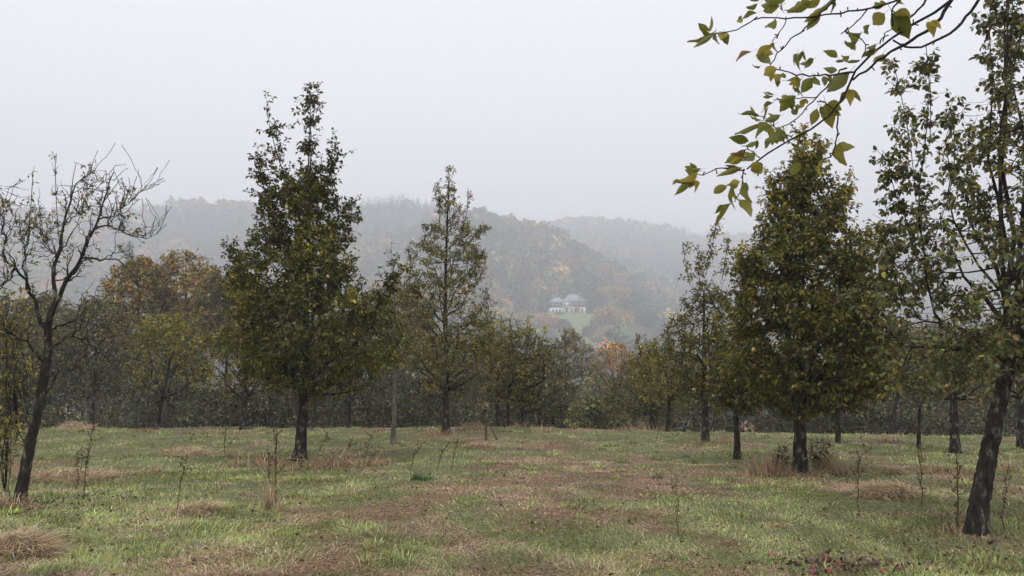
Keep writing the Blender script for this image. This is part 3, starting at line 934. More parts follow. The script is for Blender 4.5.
SY = 330.0
xs = W(121, 400, SY)[0]
bs = np.array([xs, SY, g1(xs, SY)])
rt = thing('spruce_tree', bs, 'pointed blue-green spruce tip peeping over the wood behind the bare apple tree', 'tree', WOOD)
a = Acc(); top = W(121, 240, SY)[2]
conifer_cloud(a, bs, top - bs[2], 8.0, 2600, pick([((0.05, 0.07, 0.05), 1), ((0.08, 0.09, 0.06), 1)], 2600), .06)
obj('foliage', a.mesh('foliage', bs), 'far_leaf', rt, kind='stuff')
a = Acc(); a.add(*tubes(np.array([[bs + [0, 0, -.3], bs + [0, 0, (top - bs[2]) * .5], [bs[0], bs[1], top - .3]]]), np.array([[.3, .18, .03]]), 8))
obj('trunk', a.mesh('trunk', bs, True), 'bark', rt)


# yellow-green bush in the gap, shoots round the bare apple tree
def bush(lab, px, py, Y, prof, pal, r=0.02, nt_=500, leaf=0.09, nlf=7, name='bush', n_st=6, bare=0.0, group=None, clump=0.2, tw=0.006, lw=0.55):
    if Y is None:
        b = foot(px, py)
    else:
        x = W(px, 400, Y)[0]; b = np.array([x, Y, g1(x, Y)])
    stems = []
    for i in range(n_st):
        l, rr_ = prof[0][1], prof[0][2]
        tx = l + (rr_ - l) * (i + .5) / n_st
        stems.append([((px * .5 + tx * .5), (py + prof[0][0]) / 2), (tx, prof[0][0] + rng.uniform(0, 12))])
    return make_tree(name, lab, b, prof, trunk=[(px, (py + prof[0][0]) / 2), (px + 1, prof[0][0] + 8)], r0=r, nl=0, ns=50, nt=nt_, nlf=nlf, leaf=leaf, lw=lw,
                     pal=pal, leader=False, clump=clump, twig_r=tw, tseg=3, stems=stems, cat='bush', group=group, bare=bare, extra=[(s, r * .6) for s in stems])


bush('rounded yellow-green bush closing the end of the mown gap', 592, 428, 33.0, [(398, 580, 608), (408, 570, 620), (420, 566, 626), (430, 572, 620)], BUSH, .03, 900, .13, 7, clump=.3)
bush('thicket of thin leafy shoots left of the leaning bare apple trunk', 6, 488, None, [(318, -30, 22), (370, -35, 28), (420, -30, 26), (465, -20, 20)], YELL, .009, 620, .055, 5, n_st=9, bare=.2, name='shoot_thicket', clump=.16)
bush('brownish dry shrub hugging the broad pear trunk base on its right', 816, 470, None, [(440, 808, 828), (455, 806, 834), (467, 808, 830)], DRYB, .006, 160, .05, 3, n_st=7, bare=.3, clump=.1, tw=.004)
bush('low dry shrub left of the broad pear trunk base', 781, 472, None, [(446, 774, 788), (460, 770, 792), (470, 774, 790)], DRYB, .006, 110, .05, 3, n_st=6, bare=.3, clump=.1, tw=.004)


# undergrowth of the wood: one dark tangled mass
def undergrowth():
    acc = Acc()
    n = 95000
    Y = rng.uniform(33, 60, n)
    x = Y * rng.uniform(-0.78, 0.78, n)
    pxu = 512 + x / Y * 768
    gap = (fbm(x * .33, Y * .33, 93, 3) < .4) | (np.abs(pxu - 595) < 16) | ((pxu > 600) & (pxu < 775) & (rng.random(n) < .8)) | ((pxu > 775) & (rng.random(n) < .35))
    x, Y = x[~gap], Y[~gap]; n = len(x)
    hmax = 1.0 + (1.2 + 3.4 * fbm(x * 0.3, Y * 0.3, 91, 3)) * sstep(31, 42, Y)
    z = ground(x, Y) + hmax * rng.random(n) ** 0.6
    P = np.stack([x, Y, z], 1)
    D = rng.normal(size=(n, 3)) + [0, 0, .2]
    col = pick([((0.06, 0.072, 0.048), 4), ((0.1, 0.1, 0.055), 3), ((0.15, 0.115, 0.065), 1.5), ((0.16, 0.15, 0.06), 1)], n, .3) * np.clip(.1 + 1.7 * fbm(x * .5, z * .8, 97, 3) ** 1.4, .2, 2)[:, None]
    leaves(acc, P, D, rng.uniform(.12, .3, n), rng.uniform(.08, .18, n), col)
    m = 1700
    Y = rng.uniform(34, 60, m); x = Y * rng.uniform(-0.78, 0.78, m)
    k = np.abs(x - (590 - 512) / 768 * Y) > 1.0
    x, Y = x[k], Y[k]; m = len(x)
    p0 = np.stack([x, Y, ground(x, Y) - .1], 1)
    p2 = p0 + np.stack([rng.normal(0, .5, m), rng.normal(0, .5, m), rng.uniform(1.5, 5.5, m)], 1)
    q = np.stack([p0, (p0 + p2) / 2 + rng.normal(0, .15, (m, 3)), p2], 1)
    Vt, Ft = tubes(q, np.tile([.025, .018, .008], (m, 1)), 3)
    acc.add(Vt, Ft, np.repeat(pick([((0.11, 0.095, 0.075), 2), ((0.06, 0.05, 0.04), 2), ((0.16, 0.13, 0.09), 1)], m), 9, axis=0))
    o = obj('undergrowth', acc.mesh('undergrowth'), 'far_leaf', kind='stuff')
    tag(o, 'dark tangled undergrowth below the wood behind the meadow edge')


undergrowth()


# ------------------------------------------------------------------ wooded hills across the valley
def crown_cloud(acc, c, rx, rz, n, col):
    d = unit(rng.normal(size=(n, 3)))
    low = d[:, 2] < -0.45
    d[low, 2] *= -1
    lump = 1 + 0.22 * np.sin(d[:, 0] * 5 + c[0]) * np.sin(d[:, 1] * 5 + c[1]) + rng.normal(0, .07, n)
    P = c + d * np.array([rx, rx, rz]) * (lump * rng.uniform(.72, 1.03, n))[:, None]
    nrm = unit(d * 1.0 + rng.normal(0, .45, (n, 3)))
    D = np.cross(nrm, rng.normal(size=(n, 3)))
    s = 2.6 * rx / math.sqrt(n) * rng.uniform(1.3, 2.3, n)
    leaves(acc, P - unit(D) * s[:, None] * .5, D, s, s * 0.85, col, 0, 0.12, 0.1, N=nrm)


def in_clearing(x, y):
    a = np.hypot((x - HX) / (21 * K), (y - HY) / (17 * K)) < 1
    b = np.hypot((x - HX - 2) / (27 * K), (y - 396 * K) / (26 * K)) < 1
    corr = (np.abs(x - y * (572 - 512) / 768) < (5 + 6 * (y < 400 * K)) * K) & (y > 330 * K) & (y < 420 * K)
    return a | b | corr


def hill_wood():
    accs = [Acc(), Acc(), Acc()]
    sp = 14.5
    X, Yy = np.meshgrid(np.arange(-760 * K, 760 * K, sp), np.arange(112, 1125 * K, sp))
    X = (X + rng.uniform(-.45, .45, X.shape) * sp).ravel(); Yy = (Yy + rng.uniform(-.45, .45, Yy.shape) * sp).ravel()
    k = (np.abs(X / Yy) < 0.74) & ~in_clearing(X, Yy)
    X, Yy = X[k], Yy[k]
    Z = ground(X, Yy, False)
    cl = fbm(X * 0.009, Yy * 0.009, 41, 3)
    cn = fbm(X * 0.006 + 50, Yy * 0.006, 43, 2)
    cnt = [0, 0, 0]
    for x, y, z, c, kk in zip(X, Yy, Z, cl, cn):
        d = math.hypot(x, y)
        # hidden behind a nearer ridge or a flat valley floor: leave out what no view from the meadow shows
        py = 378 - (z + 26 - 1.6) / y * FPX
        if py > 430 or (y < 190 and py > 372):
            continue
        q = int(np.clip(80000 / d, 50, 300))
        px = 512 + x / y * FPX
        if y < 300:
            continue
        if (555 < px < 596 and y < HY - 8 and py < 337) or (515 < px <= 555 and y < HY - 8 and py < 331) or (596 <= px < 668 and y < 432 * K and py < 328):
            continue
        hi = 0 if y > 690 * K else (1 if y > 300 * K else 2)
        conif = (kk > 0.57 and y > 450 * K) or (y > 690 * K and 300 < px < 470 and random.random() < .85) or (y > 700 * K and 640 < px < 700 and random.random() < .5) or random.random() < .04
        if conif:
            h = random.uniform(20, 33)
            conifer_cloud(accs[hi], np.array([x, y, z - 1]), h, h * .24, int(q * .9), pick([((0.035, 0.05, 0.04), 1), ((0.055, 0.06, 0.04), 1)], int(q * .9), .2))
        else:
            r = random.uniform(4.8, 11.5); rz = r * random.uniform(.85, 1.25)
            u = random.random() + (c - .5) * 1.4
            if u < .4:
                bc = (0.055, 0.082, 0.042)
            elif u < .66:
                bc = (0.1, 0.125, 0.045)
            elif u < .79:
                bc = (0.26, 0.235, 0.06)
            elif u < .97:
                bc = (0.13, 0.115, 0.05)
            else:
                bc = (0.3, 0.17, 0.06)
            crown_cloud(accs[hi], np.array([x, y, z + r * 1.1]), r, rz * 1.15, q, pick([(bc, 1)], q, .22) * math.exp(random.gauss(.08, .38)))
    for i in range(60):
        px = 322 + 128 * (i + random.random()) / 60
        y = (772 + random.uniform(-14, 12)) * K; x = (px - 512) / FPX * y
        z = float(ground(np.array([x]), np.array([y]), False)[0]); h = random.uniform(20, 38)
        conifer_cloud(accs[0], np.array([x, y, z - 1]), h, h * .2, 150, pick([((0.035, 0.05, 0.04), 1), ((0.055, 0.06, 0.04), 1)], 150, .2))
    names = [('hillside_wood', 'misty wood covering the farthest ridges under the cloud'),
             ('hillside_wood', 'autumn wood on the nearer spur around the white villa'),
             ('hillside_wood', 'wood on the valley slopes below the villa pasture')]
    for a_, (nm, lab) in zip(accs, names):
        if a_.n:
            o = obj(nm, a_.mesh(nm), 'far_leaf', kind='stuff')
            tag(o, lab)


hill_wood()


def far_tree(lab, px, py, Y, wpx, hpx, cols, name='hillside_tree'):
    """tree across the valley: (px, py) the middle of its crown"""
    Y = Y * K
    c = W(px, py, Y)
    g = g1(c[0], Y)
    b = np.array([c[0], Y, g])
    rx = wpx / 2 / FPX * Y; rz = hpx / 2 / FPX * Y
    r = thing(name, b, lab, 'tree', 'single trees around the villa')
    a = Acc()
    nb = 7
    for i in range(nb):
        q = unit(rng.normal(size=3)) * np.array([rx * .55, rx * .5, rz * .5]) * (i > 0)
        n = 420
        crown_cloud(a, c + q, rx * .56, rz * .55, n, pick(cols, n, .25))
    obj('foliage', a.mesh('foliage', b), 'far_leaf', r, kind='stuff')
    a = Acc(); a.add(*tubes(np.array([[b + [0, 0, -.5], (b + c) / 2, c + [0, 0, rz * .3]]]), np.array([[.45, .35, .1]]), 7))
    obj('trunk', a.mesh('trunk', b, True), 'bark', r)


FO = [((0.5, 0.2, 0.08), 3), ((0.36, 0.17, 0.06), 2)]
FY = [((0.38, 0.29, 0.07), 3), ((0.24, 0.2, 0.06), 2), ((0.36, 0.2, 0.06), 1)]
FG = [((0.09, 0.1, 0.045), 3), ((0.12, 0.115, 0.05), 2)]
far_tree('orange-red tree on the pasture below the left end of the villa', 547, 322, 400, 27, 15, FO)
far_tree('dark green round tree right of the orange-red one below the villa', 566, 327, 392, 20, 16, FG)
far_tree('large yellow-topped tree on the pasture right of the villa', 614, 318, 398, 46, 27, FY)
far_tree('smaller dull tree at the right end of the pasture', 645, 318, 410, 26, 20, FG)
far_tree('tall orange-tinged tree on the slope right above the villa', 612, 296, 460, 34, 22, FY)
far_tree('dark tree standing behind the right end of the villa', 592, 300, 452, 16, 22, FG)
far_tree('dark tree standing close behind the left wing of the villa', 541, 299, 452, 20, 24, FG)
far_tree('orange shrub in front of the right half of the villa', 577.5, 310.5, 418, 7, 6.5, FO, 'garden_shrub')
far_tree('pale yellow shrub left of the villa', 537, 304, 425, 5, 6, FY, 'garden_shrub')
far_tree('olive tree at the left end of the pasture below the villa', 526, 322, 398, 26, 22, FY)
far_tree('dark tree at the lower left edge of the pasture, below the orange-red one', 546, 338, 375, 26, 18, FG)
far_tree('dull green tree at the lower edge of the pasture, right below the dark round one', 572, 343, 372, 24, 16, FG)
far_tree('olive tree at the lower right edge of the pasture, under the large yellow-topped one', 604, 336, 378, 28, 20, FY)
far_tree('dark green tree closing the right side of the pasture', 592, 331, 388, 20, 20, FG)
far_tree('low green shrub in front of the villa arches', 561, 313.5, 417, 13, 3.5, FG, 'garden_shrub')


# ------------------------------------------------------------------ the villa
def box(acc, x0, x1, y0, y1, z0, z1):
    V = np.array([[x, y, z] for z in (z0, z1) for y in (y0, y1) for x in (x0, x1)], float)
    F = np.array([[0, 2, 3, 1], [4, 5, 7, 6], [0, 1, 5, 4], [2, 6, 7, 3], [0, 4, 6, 2], [1, 3, 7, 5]])
    acc.add(V, F)


def villa():
    b = np.array([HX, HY, HZ - .3])
    r = thing('villa', b, 'white villa with grey hipped slate roof on the hillside across the valley', 'house')
    r.rotation_euler = (0, 0, math.radians(7))
    r.scale = (K, K, K)
    s = HY / FPX                                     # metres per pixel at that distance

    def part(name, mat, fn, parent=r):
        a = Acc(); fn(a)
        return obj(name, a.mesh(name), mat, parent)

    def hip(a, x0, x1, y0, y1, z0, z1, inset, ov=.5):
        x0 -= ov; x1 += ov; y0 -= ov; y1 += ov
        m = (y0 + y1) / 2
        V = np.array([[x0, y0, z0], [x1, y0, z0], [x1, y1, z0], [x0, y1, z0], [x0 + inset, m, z1], [x1 - inset, m, z1],
                      [x0, y0, z0 - .25], [x1, y0, z0 - .25], [x1, y1, z0 - .25], [x0, y1, z0 - .25]], float)
        a.add(V, [np.array([[0, 1, 5, 4], [2, 3, 4, 5], [6, 7, 1, 0], [7, 8, 2, 1], [8, 9, 3, 2], [9, 6, 0, 3], [9, 8, 7, 6]]), np.array([[1, 2, 5], [3, 0, 4]])])
    gf, uf = 3.6, 6.9
    # main block 13 m wide, left wing 7 m wide
    wl = part('wall', 'plaster', lambda a: (box(a, -2.6, 9.6, -5, 6, 0, gf), box(a, -9.6, -2.603, -3.6, 5, 0, gf - .3)))
    up = part('upper_storey', 'slate_wall', lambda a: (box(a, -2.5, 9.5, -4.9, 5.9, gf + .003, uf), box(a, -9.5, -2.503, -3.5, 4.9, gf - .297, uf - .7)))
    ro = part('roof', 'slate', lambda a: hip(a, -2.5, 9.5, -4.9, 5.9, uf + .26, 11.4, 4.6))
    ro2 = part('roof', 'slate', lambda a: hip(a, -9.6, -1.2, -3.5, 4.9, uf - .44, 9.4, 3.2))
    part('chimney', 'brick', lambda a: box(a, 4.6, 5.5, .8, 1.6, 9.5, 12.2), ro)
    part('cornice', 'frame', lambda a: box(a, -2.7, 9.7, -5.1, -5.003, gf - .15, gf + .15))
    bay = part('bay_front', 'plaster', lambda a: box(a, -3.1, .6, -6.0, -5.103, gf - .2, uf - .5))
    part('bay_roof', 'slate', lambda a: hip(a, -3.1, .6, -6.0, -4.2, uf - .23, uf + 1.2, 1.2, .25))

    def window(x, y, z, w, h, pr):
        f = part('window', 'frame', lambda a: box(a, x - w / 2, x + w / 2, y - .09, y - .004, z, z + h), pr)
        n = 2
        for i in range(n):
            g = (w - .1 * (n + 1)) / n
            xx = x - w / 2 + .1 + i * (g + .1)
            part('pane', 'glass', lambda a, xx=xx, g=g: box(a, xx, xx + g, y - .1, y - .092, z + .1, z + h - .1), f)
    for x in (2.2, 4.4, 6.6, 8.4):
        window(x, -4.9, gf + .9, 1.1, 1.7, up)
    for x in (-8.6, -7.0, -5.4, -4.0):
        window(x, -3.5, gf + .5, .9, 1.5, up)
    for x in (1.7, 3.5, 5.3, 7.6):
        window(x, -5, .6, 1.3, 2.4, wl)
    for x in (-8.5, -6.6, -4.7):
        window(x, -3.6, .5, 1.2, 2.3, wl)
    for x in (-2.3, -.2):
        window(x, -6.0, gf + .6, 1.0, 1.6, bay)
    window(-1.2, -5, .5, 1.6, 2.6, wl)
    part('front_door', 'wood', lambda a: box(a, 9.0 - 2.1, 9.0 - 1.0 + .001, -5.07, -5.004, 0, 2.3)) if False else None
    part('dormer', 'slate_wall', lambda a: (box(a, 5.6, 7.4, -4.2, -1.5, uf + .5, uf + 2.0),), ro)


villa()


# ------------------------------------------------------------------ dry tufts, hay, stalks
def strands(acc, P, az, lean, L, Wd, col, sag=0.5):
    n = len(P)
    d0 = np.stack([np.cos(az) * np.sin(lean), np.sin(az) * np.sin(lean), np.cos(lean)], 1)
    pts = [P]
    l2 = lean
    for i in range(3):
        l2 = np.clip(l2 + sag * (i + .5) / 2, 0, 2.0)
        pts.append(pts[-1] + np.stack([np.cos(az) * np.sin(l2), np.sin(az) * np.sin(l2), np.cos(l2)], 1) * (L / 3)[:, None])
    S = np.stack([-np.sin(az), np.cos(az), 0 * az], 1) + rng.normal(0, .3, (n, 3))
    S = unit(S) * (Wd / 2)[:, None]
    V = np.stack([pts[0] - S, pts[0] + S, pts[1] - S * .8, pts[1] + S * .8, pts[2] - S * .5, pts[2] + S * .5, pts[3]], 1)
    i = np.arange(n)[:, None] * 7
    acc.add(V, [np.concatenate([i + [0, 1, 3, 2], i + [2, 3, 5, 4]]), i + [4, 5, 6]], np.repeat(col, 7, axis=0))


DRYG = [((0.42, 0.31, 0.19), 3), ((0.33, 0.22, 0.135), 3), ((0.2, 0.125, 0.08), 1.5), ((0.48, 0.39, 0.25), 1.5)]


def tuft(lab, px, py, wpx, hpx, n=350, pal=DRYG, lean_az=None, name='dry_grass_tuft', cat='grass tuft', group='tufts of long dry grass', spread=.55, depth=.5):
    b = foot(px, py)
    s = b[1] / FPX
    rw = wpx * s / 2; h = hpx * s
    nc = max(3, int(wpx / 5)); cc = rng.uniform(-1, 1, (nc, 2)); ci = rng.integers(0, nc, n)
    x = b[0] + (cc[ci, 0] + rng.normal(0, .6 / nc ** .5, n)) * rw; y = b[1] + (cc[ci, 1] + rng.normal(0, .3, n)) * min(rw, .9) * depth
    un = rng.random(n) < .2
    x = np.where(un, b[0] + rng.uniform(-1, 1, n) * rw, x); y = np.where(un, b[1] + rng.normal(0, .3, n) * min(rw, .9) * depth, y)
    hs = rng.uniform(.3, 1.3, nc)[ci] * np.clip(1.05 - .75 * np.abs((x - b[0]) / rw) ** 2, .15, 1); az0 = rng.uniform(0, 6.3, nc)[ci]
    P = np.stack([x, y, ground(x, y) - .02], 1)
    az = rng.normal(az0, 1.0, n) if lean_az is None else rng.normal(lean_az, .6, n)
    lean = np.abs(rng.normal(0, spread, n))
    acc = Acc()
    strands(acc, P, az, lean, h * rng.uniform(.3, 1.2, n) * hs, np.full(n, .0035 + .0005 * b[1]) * rng.uniform(.6, 1.3, n), pick(pal, n), rng.uniform(.1, .9))
    r = thing(name, b, lab, cat, group)
    obj('blades', acc.mesh('blades', b), 'straw', r, kind='stuff')
    return r


tuft('long dry grass round the foot of the bare apple tree', 12, 503, 62, 34, 800)
tuft('dry grass standing at the left foot of the big left pear', 258, 463, 66, 32, 620)
tuft('dry grass standing right of the big left pear trunk', 340, 464, 96, 34, 800, spread=.75)
tuft('tuft of dry grass round the dead stalk left of the big pear', 273, 506, 22, 38, 260, spread=.2)
tuft('low dry grass left of the broad pear trunk, by the low shrub', 768, 473, 56, 30, 700)
tuft('low dry grass right of the broad pear trunk', 836, 472, 50, 28, 600)
tuft('pale dry grass on the meadow edge left of the small stake', 476, 428, 36, 12, 420)
tuft('pale dry grass on the meadow edge right of the small stake', 530, 428, 56, 9, 520)
tuft('pale dry grass on the edge under the low dark apple tree', 645, 429, 50, 13, 520)
tuft('pale dry grass right of the slim tree trunk', 722, 442, 30, 13, 360)
tuft('pale dry grass left of the pale young trunk', 370, 430, 40, 9, 300)
tuft('straw-coloured grass at the foot of the tall slender pear', 440, 433, 40, 13, 420)
tuft('straw-coloured grass at the foot of the slim tree with bare shoots', 694, 444, 34, 13, 360)
tuft('pale grass at the edge just right of the gap', 622, 429, 30, 9, 260)
tuft('straw-coloured grass under the slanting yellow-green apple tree', 150, 430, 34, 8, 260)
tuft('straw-coloured grass at the foot of the crooked leaning tree', 880, 440, 40, 12, 340)
tuft('long straw-coloured grass right of the hay heap in front of the upright brownish tree', 948, 470, 50, 16, 420)
tuft('straw tuft on the left meadow below the low hay swath', 150, 470, 34, 10, 260)
tuft('dry grass at the foot of the leaning right-edge trunk', 955, 527, 62, 18, 420)
tuft('dry grass patch at the far right behind the leaning trunk', 1010, 470, 36, 20, 300)
tuft('dry grass tuft right of the yellow-green slanting apple tree', 232, 455, 18, 12, 200)
tuft('small brown tuft in the right foreground left of the fallen apples', 778, 522, 26, 9, 260)
tuft('small straw tuft right of the single stalk on the mown strip', 770, 470, 24, 12, 200)
GT = [((0.12, 0.19, 0.06), 3), ((0.17, 0.23, 0.09), 2), ((0.09, 0.13, 0.045), 1)]
for lab, a_, b_, w_, h_ in (('rounded bright green grass tuft right of the big left pear', 421, 476, 22, 12), ('green grass tuft at the bottom below the single stalk', 672, 556, 40, 14),
                            ('green grass tuft in the left foreground by the dead stalk', 292, 528, 34, 11), ('green grass tuft at the bottom centre left', 440, 574, 40, 14),
                            ('green grass tuft at the lower right edge', 905, 574, 44, 14), ('green grass tuft in the lower left foreground', 60, 566, 50, 16),
                            ('green grass tuft on the meadow left of the fallen apples', 770, 556, 40, 12)):
    tuft(lab, a_, b_, w_, h_, 420, GT, None, 'grass_tuft', 'grass tuft', 'tufts of green grass', .6, .8)


def hay(lab, px, py, wpx, hpx, n=1500, az=0.0):
    b = foot(px, py)
    s = b[1] / FPX
    rw = wpx * s / 2; h = hpx * s; rd = rw * .6; h = h * .62
    root = thing('hay_heap', b, lab, 'hay heap', 'heaps of mown dry grass')
    # solid heap
    k = 24
    ang = np.arange(k) * 2 * math.pi / k
    V = []; rings = [1.0, .85, .62, .36, .12]
    for t in rings:
        jit = 1 + .12 * np.sin(ang * 3 + px) + rng.normal(0, .04, k)
        x = b[0] + np.cos(ang) * rw * .93 * t * jit; y = b[1] + np.sin(ang) * rd * .93 * t * jit
        V.append(np.stack([x, y, ground(x, y) - .03 + h * .85 * (1 - t * t) ** .8], 1))
    V = np.concatenate(V)
    V[:, 2] += h * .5 * (fbm(V[:, 0] * 5, V[:, 1] * 5, 77, 2) - .5)
    i0 = (np.arange(len(rings) - 1)[:, None] * k + np.arange(k)).ravel(); j0 = (np.arange(len(rings) - 1)[:, None] * k + (np.arange(k) + 1) % k).ravel()
    F4 = np.stack([i0, j0, j0 + k, i0 + k], 1)
    cap = np.array([[(len(rings) - 1) * k + i for i in range(k)]])
    me = mesh_np('mound', V - b, [F4, cap], np.tile([0.42, 0.32, 0.2], (len(V), 1)), True)
    obj('mound', me, 'straw', root)
    t = np.sqrt(rng.random(n)) * np.where(rng.random(n) < .25, 1.35, 1.0); a = rng.uniform(0, 2 * math.pi, n)
    x = b[0] + np.cos(a) * rw * t; y = b[1] + np.sin(a) * rd * t
    z = ground(x, y) + h * .85 * np.clip(1 - t * t, 0, 1) ** .8 - .01 + h * .5 * (fbm(x * 5, y * 5, 77, 2) - .5)
    acc = Acc()
    strands(acc, np.stack([x, y, z], 1), rng.normal(az, 1.5, n), rng.uniform(.75, 1.5, n), rng.uniform(.12, .42, n), np.full(n, .003 + .0005 * b[1]),
            pick([((0.52, 0.41, 0.26), 3), ((0.42, 0.31, 0.195), 3), ((0.28, 0.19, 0.12), 1.2), ((0.6, 0.51, 0.35), 1)], n), .35)
    obj('strands', acc.mesh('strands', b), 'straw', root, kind='stuff')


hay('large pale hay heap right of the broad pear tree', 888, 492, 56, 15, 1800, 2.6)
hay('small hay heap behind the large one on the right', 893, 472, 24, 10, 600, 2.8)
hay('hay heap in the lower left corner of the meadow', 8, 548, 80, 24, 2200, .3)
hay('low matted hay heap behind the left dead stalk', 70, 474, 90, 7, 1300, .2)
hay('pale pointed hay heap at the far edge behind the bare apple tree', 80, 428, 40, 12, 700, 3.0)
hay('flat hay heap right of the short dead stalk in the left meadow', 196, 508, 42, 7, 800, .3)
hay('low hay swath left of the dry grass by the big pear', 185, 452, 60, 6, 800, .2)
hay('pale hay heap right of the small stake', 480, 446, 30, 5, 500, .1)


def stalk(lab, pts, r=.006, n_side=8, seed_pal=None, leafy=0, Y=None):
    b = foot(*pts[0])
    Y = b[1]
    P = [b + [0, 0, -.05]] + [W(a_, b_, Y) for a_, b_ in pts[1:]]
    q = resample(np.array(P), 10)
    q[1:-1] += rng.normal(0, .008, (8, 3))
    root = thing('dead_weed_stalk', b, lab, 'weed', 'dead weed stalks standing in the meadow')
    a = Acc(); a.add(*tubes(q[None], np.linspace(r, r * .5, 10)[None], 5))
    L = np.linalg.norm(q[-1] - q[0])
    side = []
    for i in range(n_side):
        t = rng.uniform(.35, .95); p = q[int(t * 9)]
        side.append(np.stack([p, p + unit(rng.normal(0, 1, 3) + [0, 0, 1.2]) * L * .1, p + unit(rng.normal(0, .8, 3) + [0, 0, 1.6]) * L * .2]))
    if side:
        a.add(*tubes(np.array(side), np.tile([r * .5, r * .4, r * .3], (len(side), 1)), 4))
    obj('stem', a.mesh('stem', b, True), 'stem', root)
    n = 60 + 8 * n_side
    t = rng.beta(2.2, 1.4, n)
    P = np.stack([np.interp(t * 9, np.arange(10), q[:, j]) for j in range(3)], 1)
    if side:
        sd_ = np.array(side)
        w_ = rng.integers(0, len(sd_), n // 2); P[:n // 2] = sd_[w_, rng.integers(1, 3, n // 2)]
    P += rng.normal(0, .012, (n, 3))
    a = Acc()
    leaves(a, P, rng.normal(size=(n, 3)) + [0, 0, .3], rng.uniform(.012, .035, n), rng.uniform(.01, .02, n), pick([((0.09, 0.055, 0.035), 2), ((0.14, 0.09, 0.055), 1)], n))
    if leafy:
        m = leafy; tt_ = rng.uniform(0, .5, m)
        Pm = np.stack([np.interp(tt_ * 9, np.arange(10), q[:, j]) for j in range(3)], 1)
        leaves(a, Pm, rng.normal(size=(m, 3)) + [0, 0, .2], rng.uniform(.05, .1, m), rng.uniform(.02, .04, m), pick([((0.16, 0.2, 0.05), 1), ((0.14, 0.1, 0.05), 1)], m), 1)
    obj('seed_heads', a.mesh('seed_heads', b), 'straw', root, kind='stuff')


stalk('tall reddish dead stalk nearest right of the bare apple trunk', [(84, 495), (86, 465), (92, 440), (94, 420)], .007, 10, leafy=8)
stalk('thinner dead stalk just left of the reddish one', [(78, 492), (78, 470), (76, 452)], .005, 4)
stalk('short leaning dead stalk alone in the left meadow', [(176, 508), (181, 480), (188, 456)], .007, 4)
stalk('tall dark dead stalk in front of the left pear, rising from dry grass', [(275, 504), (275, 470), (277, 428)], .008, 8)
stalk('second dead stalk in the same dry tuft, slightly left', [(269, 502), (269, 470), (268, 445)], .006, 4)
stalk('small upright dead stalk left of the big left pear', [(224, 453), (225, 438), (226, 424)], .008, 3)
stalk('bent dead stalk in the dry grass just right of the left pear', [(316, 460), (320, 448), (326, 438), (334, 440)], .007, 5)
stalk('dead stalk leaning right, third from the left pear trunk', [(342, 462), (348, 448), (354, 437)], .007, 5)
stalk('tall dead stalk leaning right amid the dry grass patch', [(362, 464), (368, 448), (372, 434)], .007, 6)
stalk('drooping dead stalk at the right end of the dry grass patch', [(366, 464), (374, 452), (382, 448)], .006, 4)
stalk('arched dead stalk left of the round green tuft', [(408, 468), (416, 452), (424, 442)], .007, 5)
stalk('dead stalk leaning right of the round green tuft', [(436, 468), (442, 452), (450, 441)], .006, 4)
stalk('straight dead stalk right of the round green tuft', [(451, 468), (454, 452), (459, 438)], .006, 3)
stalk('single thin stalk standing alone on the mown strip', [(678, 531), (677, 505), (678, 478)], .005, 2)
stalk('dead stalk with bent top right of the broad pear', [(858, 511), (858, 475), (860, 456), (872, 447)], .007, 5)
stalk('dead stalk between the hay heap and the leaning trunk', [(921, 503), (921, 475), (919, 450)], .007, 5)
stalk('tall dead stalk close left of the leaning trunk', [(957, 525), (958, 485), (955, 445)], .008, 7, leafy=10)
stalk('thin dead stalk right of the leaning trunk', [(1002, 527), (1004, 495), (1009, 464)], .006, 5)
stalk('slender stalk at the left edge before the thicket', [(10, 500), (9, 450), (12, 405)], .006, 5, leafy=10)

# small stake with a leaning stick
bs = foot(486, 439)
rt = thing('wooden_stake', bs, 'short dark wooden stake with a leaning stick on the meadow edge', 'stake')
a = Acc(); a.add(*tubes(np.array([[bs + [0, 0, -.1], bs + [0, 0, .3], W(487, 419, bs[1])]]), np.array([[.035, .034, .03]]), 8, .08))
obj('post', a.mesh('post', bs, True), 'wood', rt)
a = Acc(); p1 = W(488, 424, bs[1]); p2 = W(497, 438, bs[1]); a.add(*tubes(np.array([[p1, (p1 + p2) / 2 + [0, -.02, .02], p2 + [0, 0, -.05]]]), np.array([[.014, .016, .018]]), 6, .08))
obj('stick', a.mesh('stick', bs, True), 'wood', rt)


# fallen red apples and the dark leaf patch they lie in
def apple_mesh():
    prf = np.array([[0.02, .12], [.3, .02], [.75, .12], [1, .5], [.9, .82], [.5, 1.0], [.18, .95], [.02, .86]])
    k = 12
    ang = np.arange(k) * 2 * math.pi / k
    V = np.concatenate([np.stack([np.cos(ang) * r_ * .037, np.sin(ang) * r_ * .037, np.full(k, (z_ - .5) * .066)], 1) for r_, z_ in prf])
    i0 = (np.arange(7)[:, None] * k + np.arange(k)).ravel(); j0 = (np.arange(7)[:, None] * k + (np.arange(k) + 1) % k).ravel()
    return mesh_np('fallen_apple', V, [np.stack([i0, j0, j0 + k, i0 + k], 1), np.arange(k)[None, ::-1], (np.arange(k) + 7 * k)[None]], None, True)


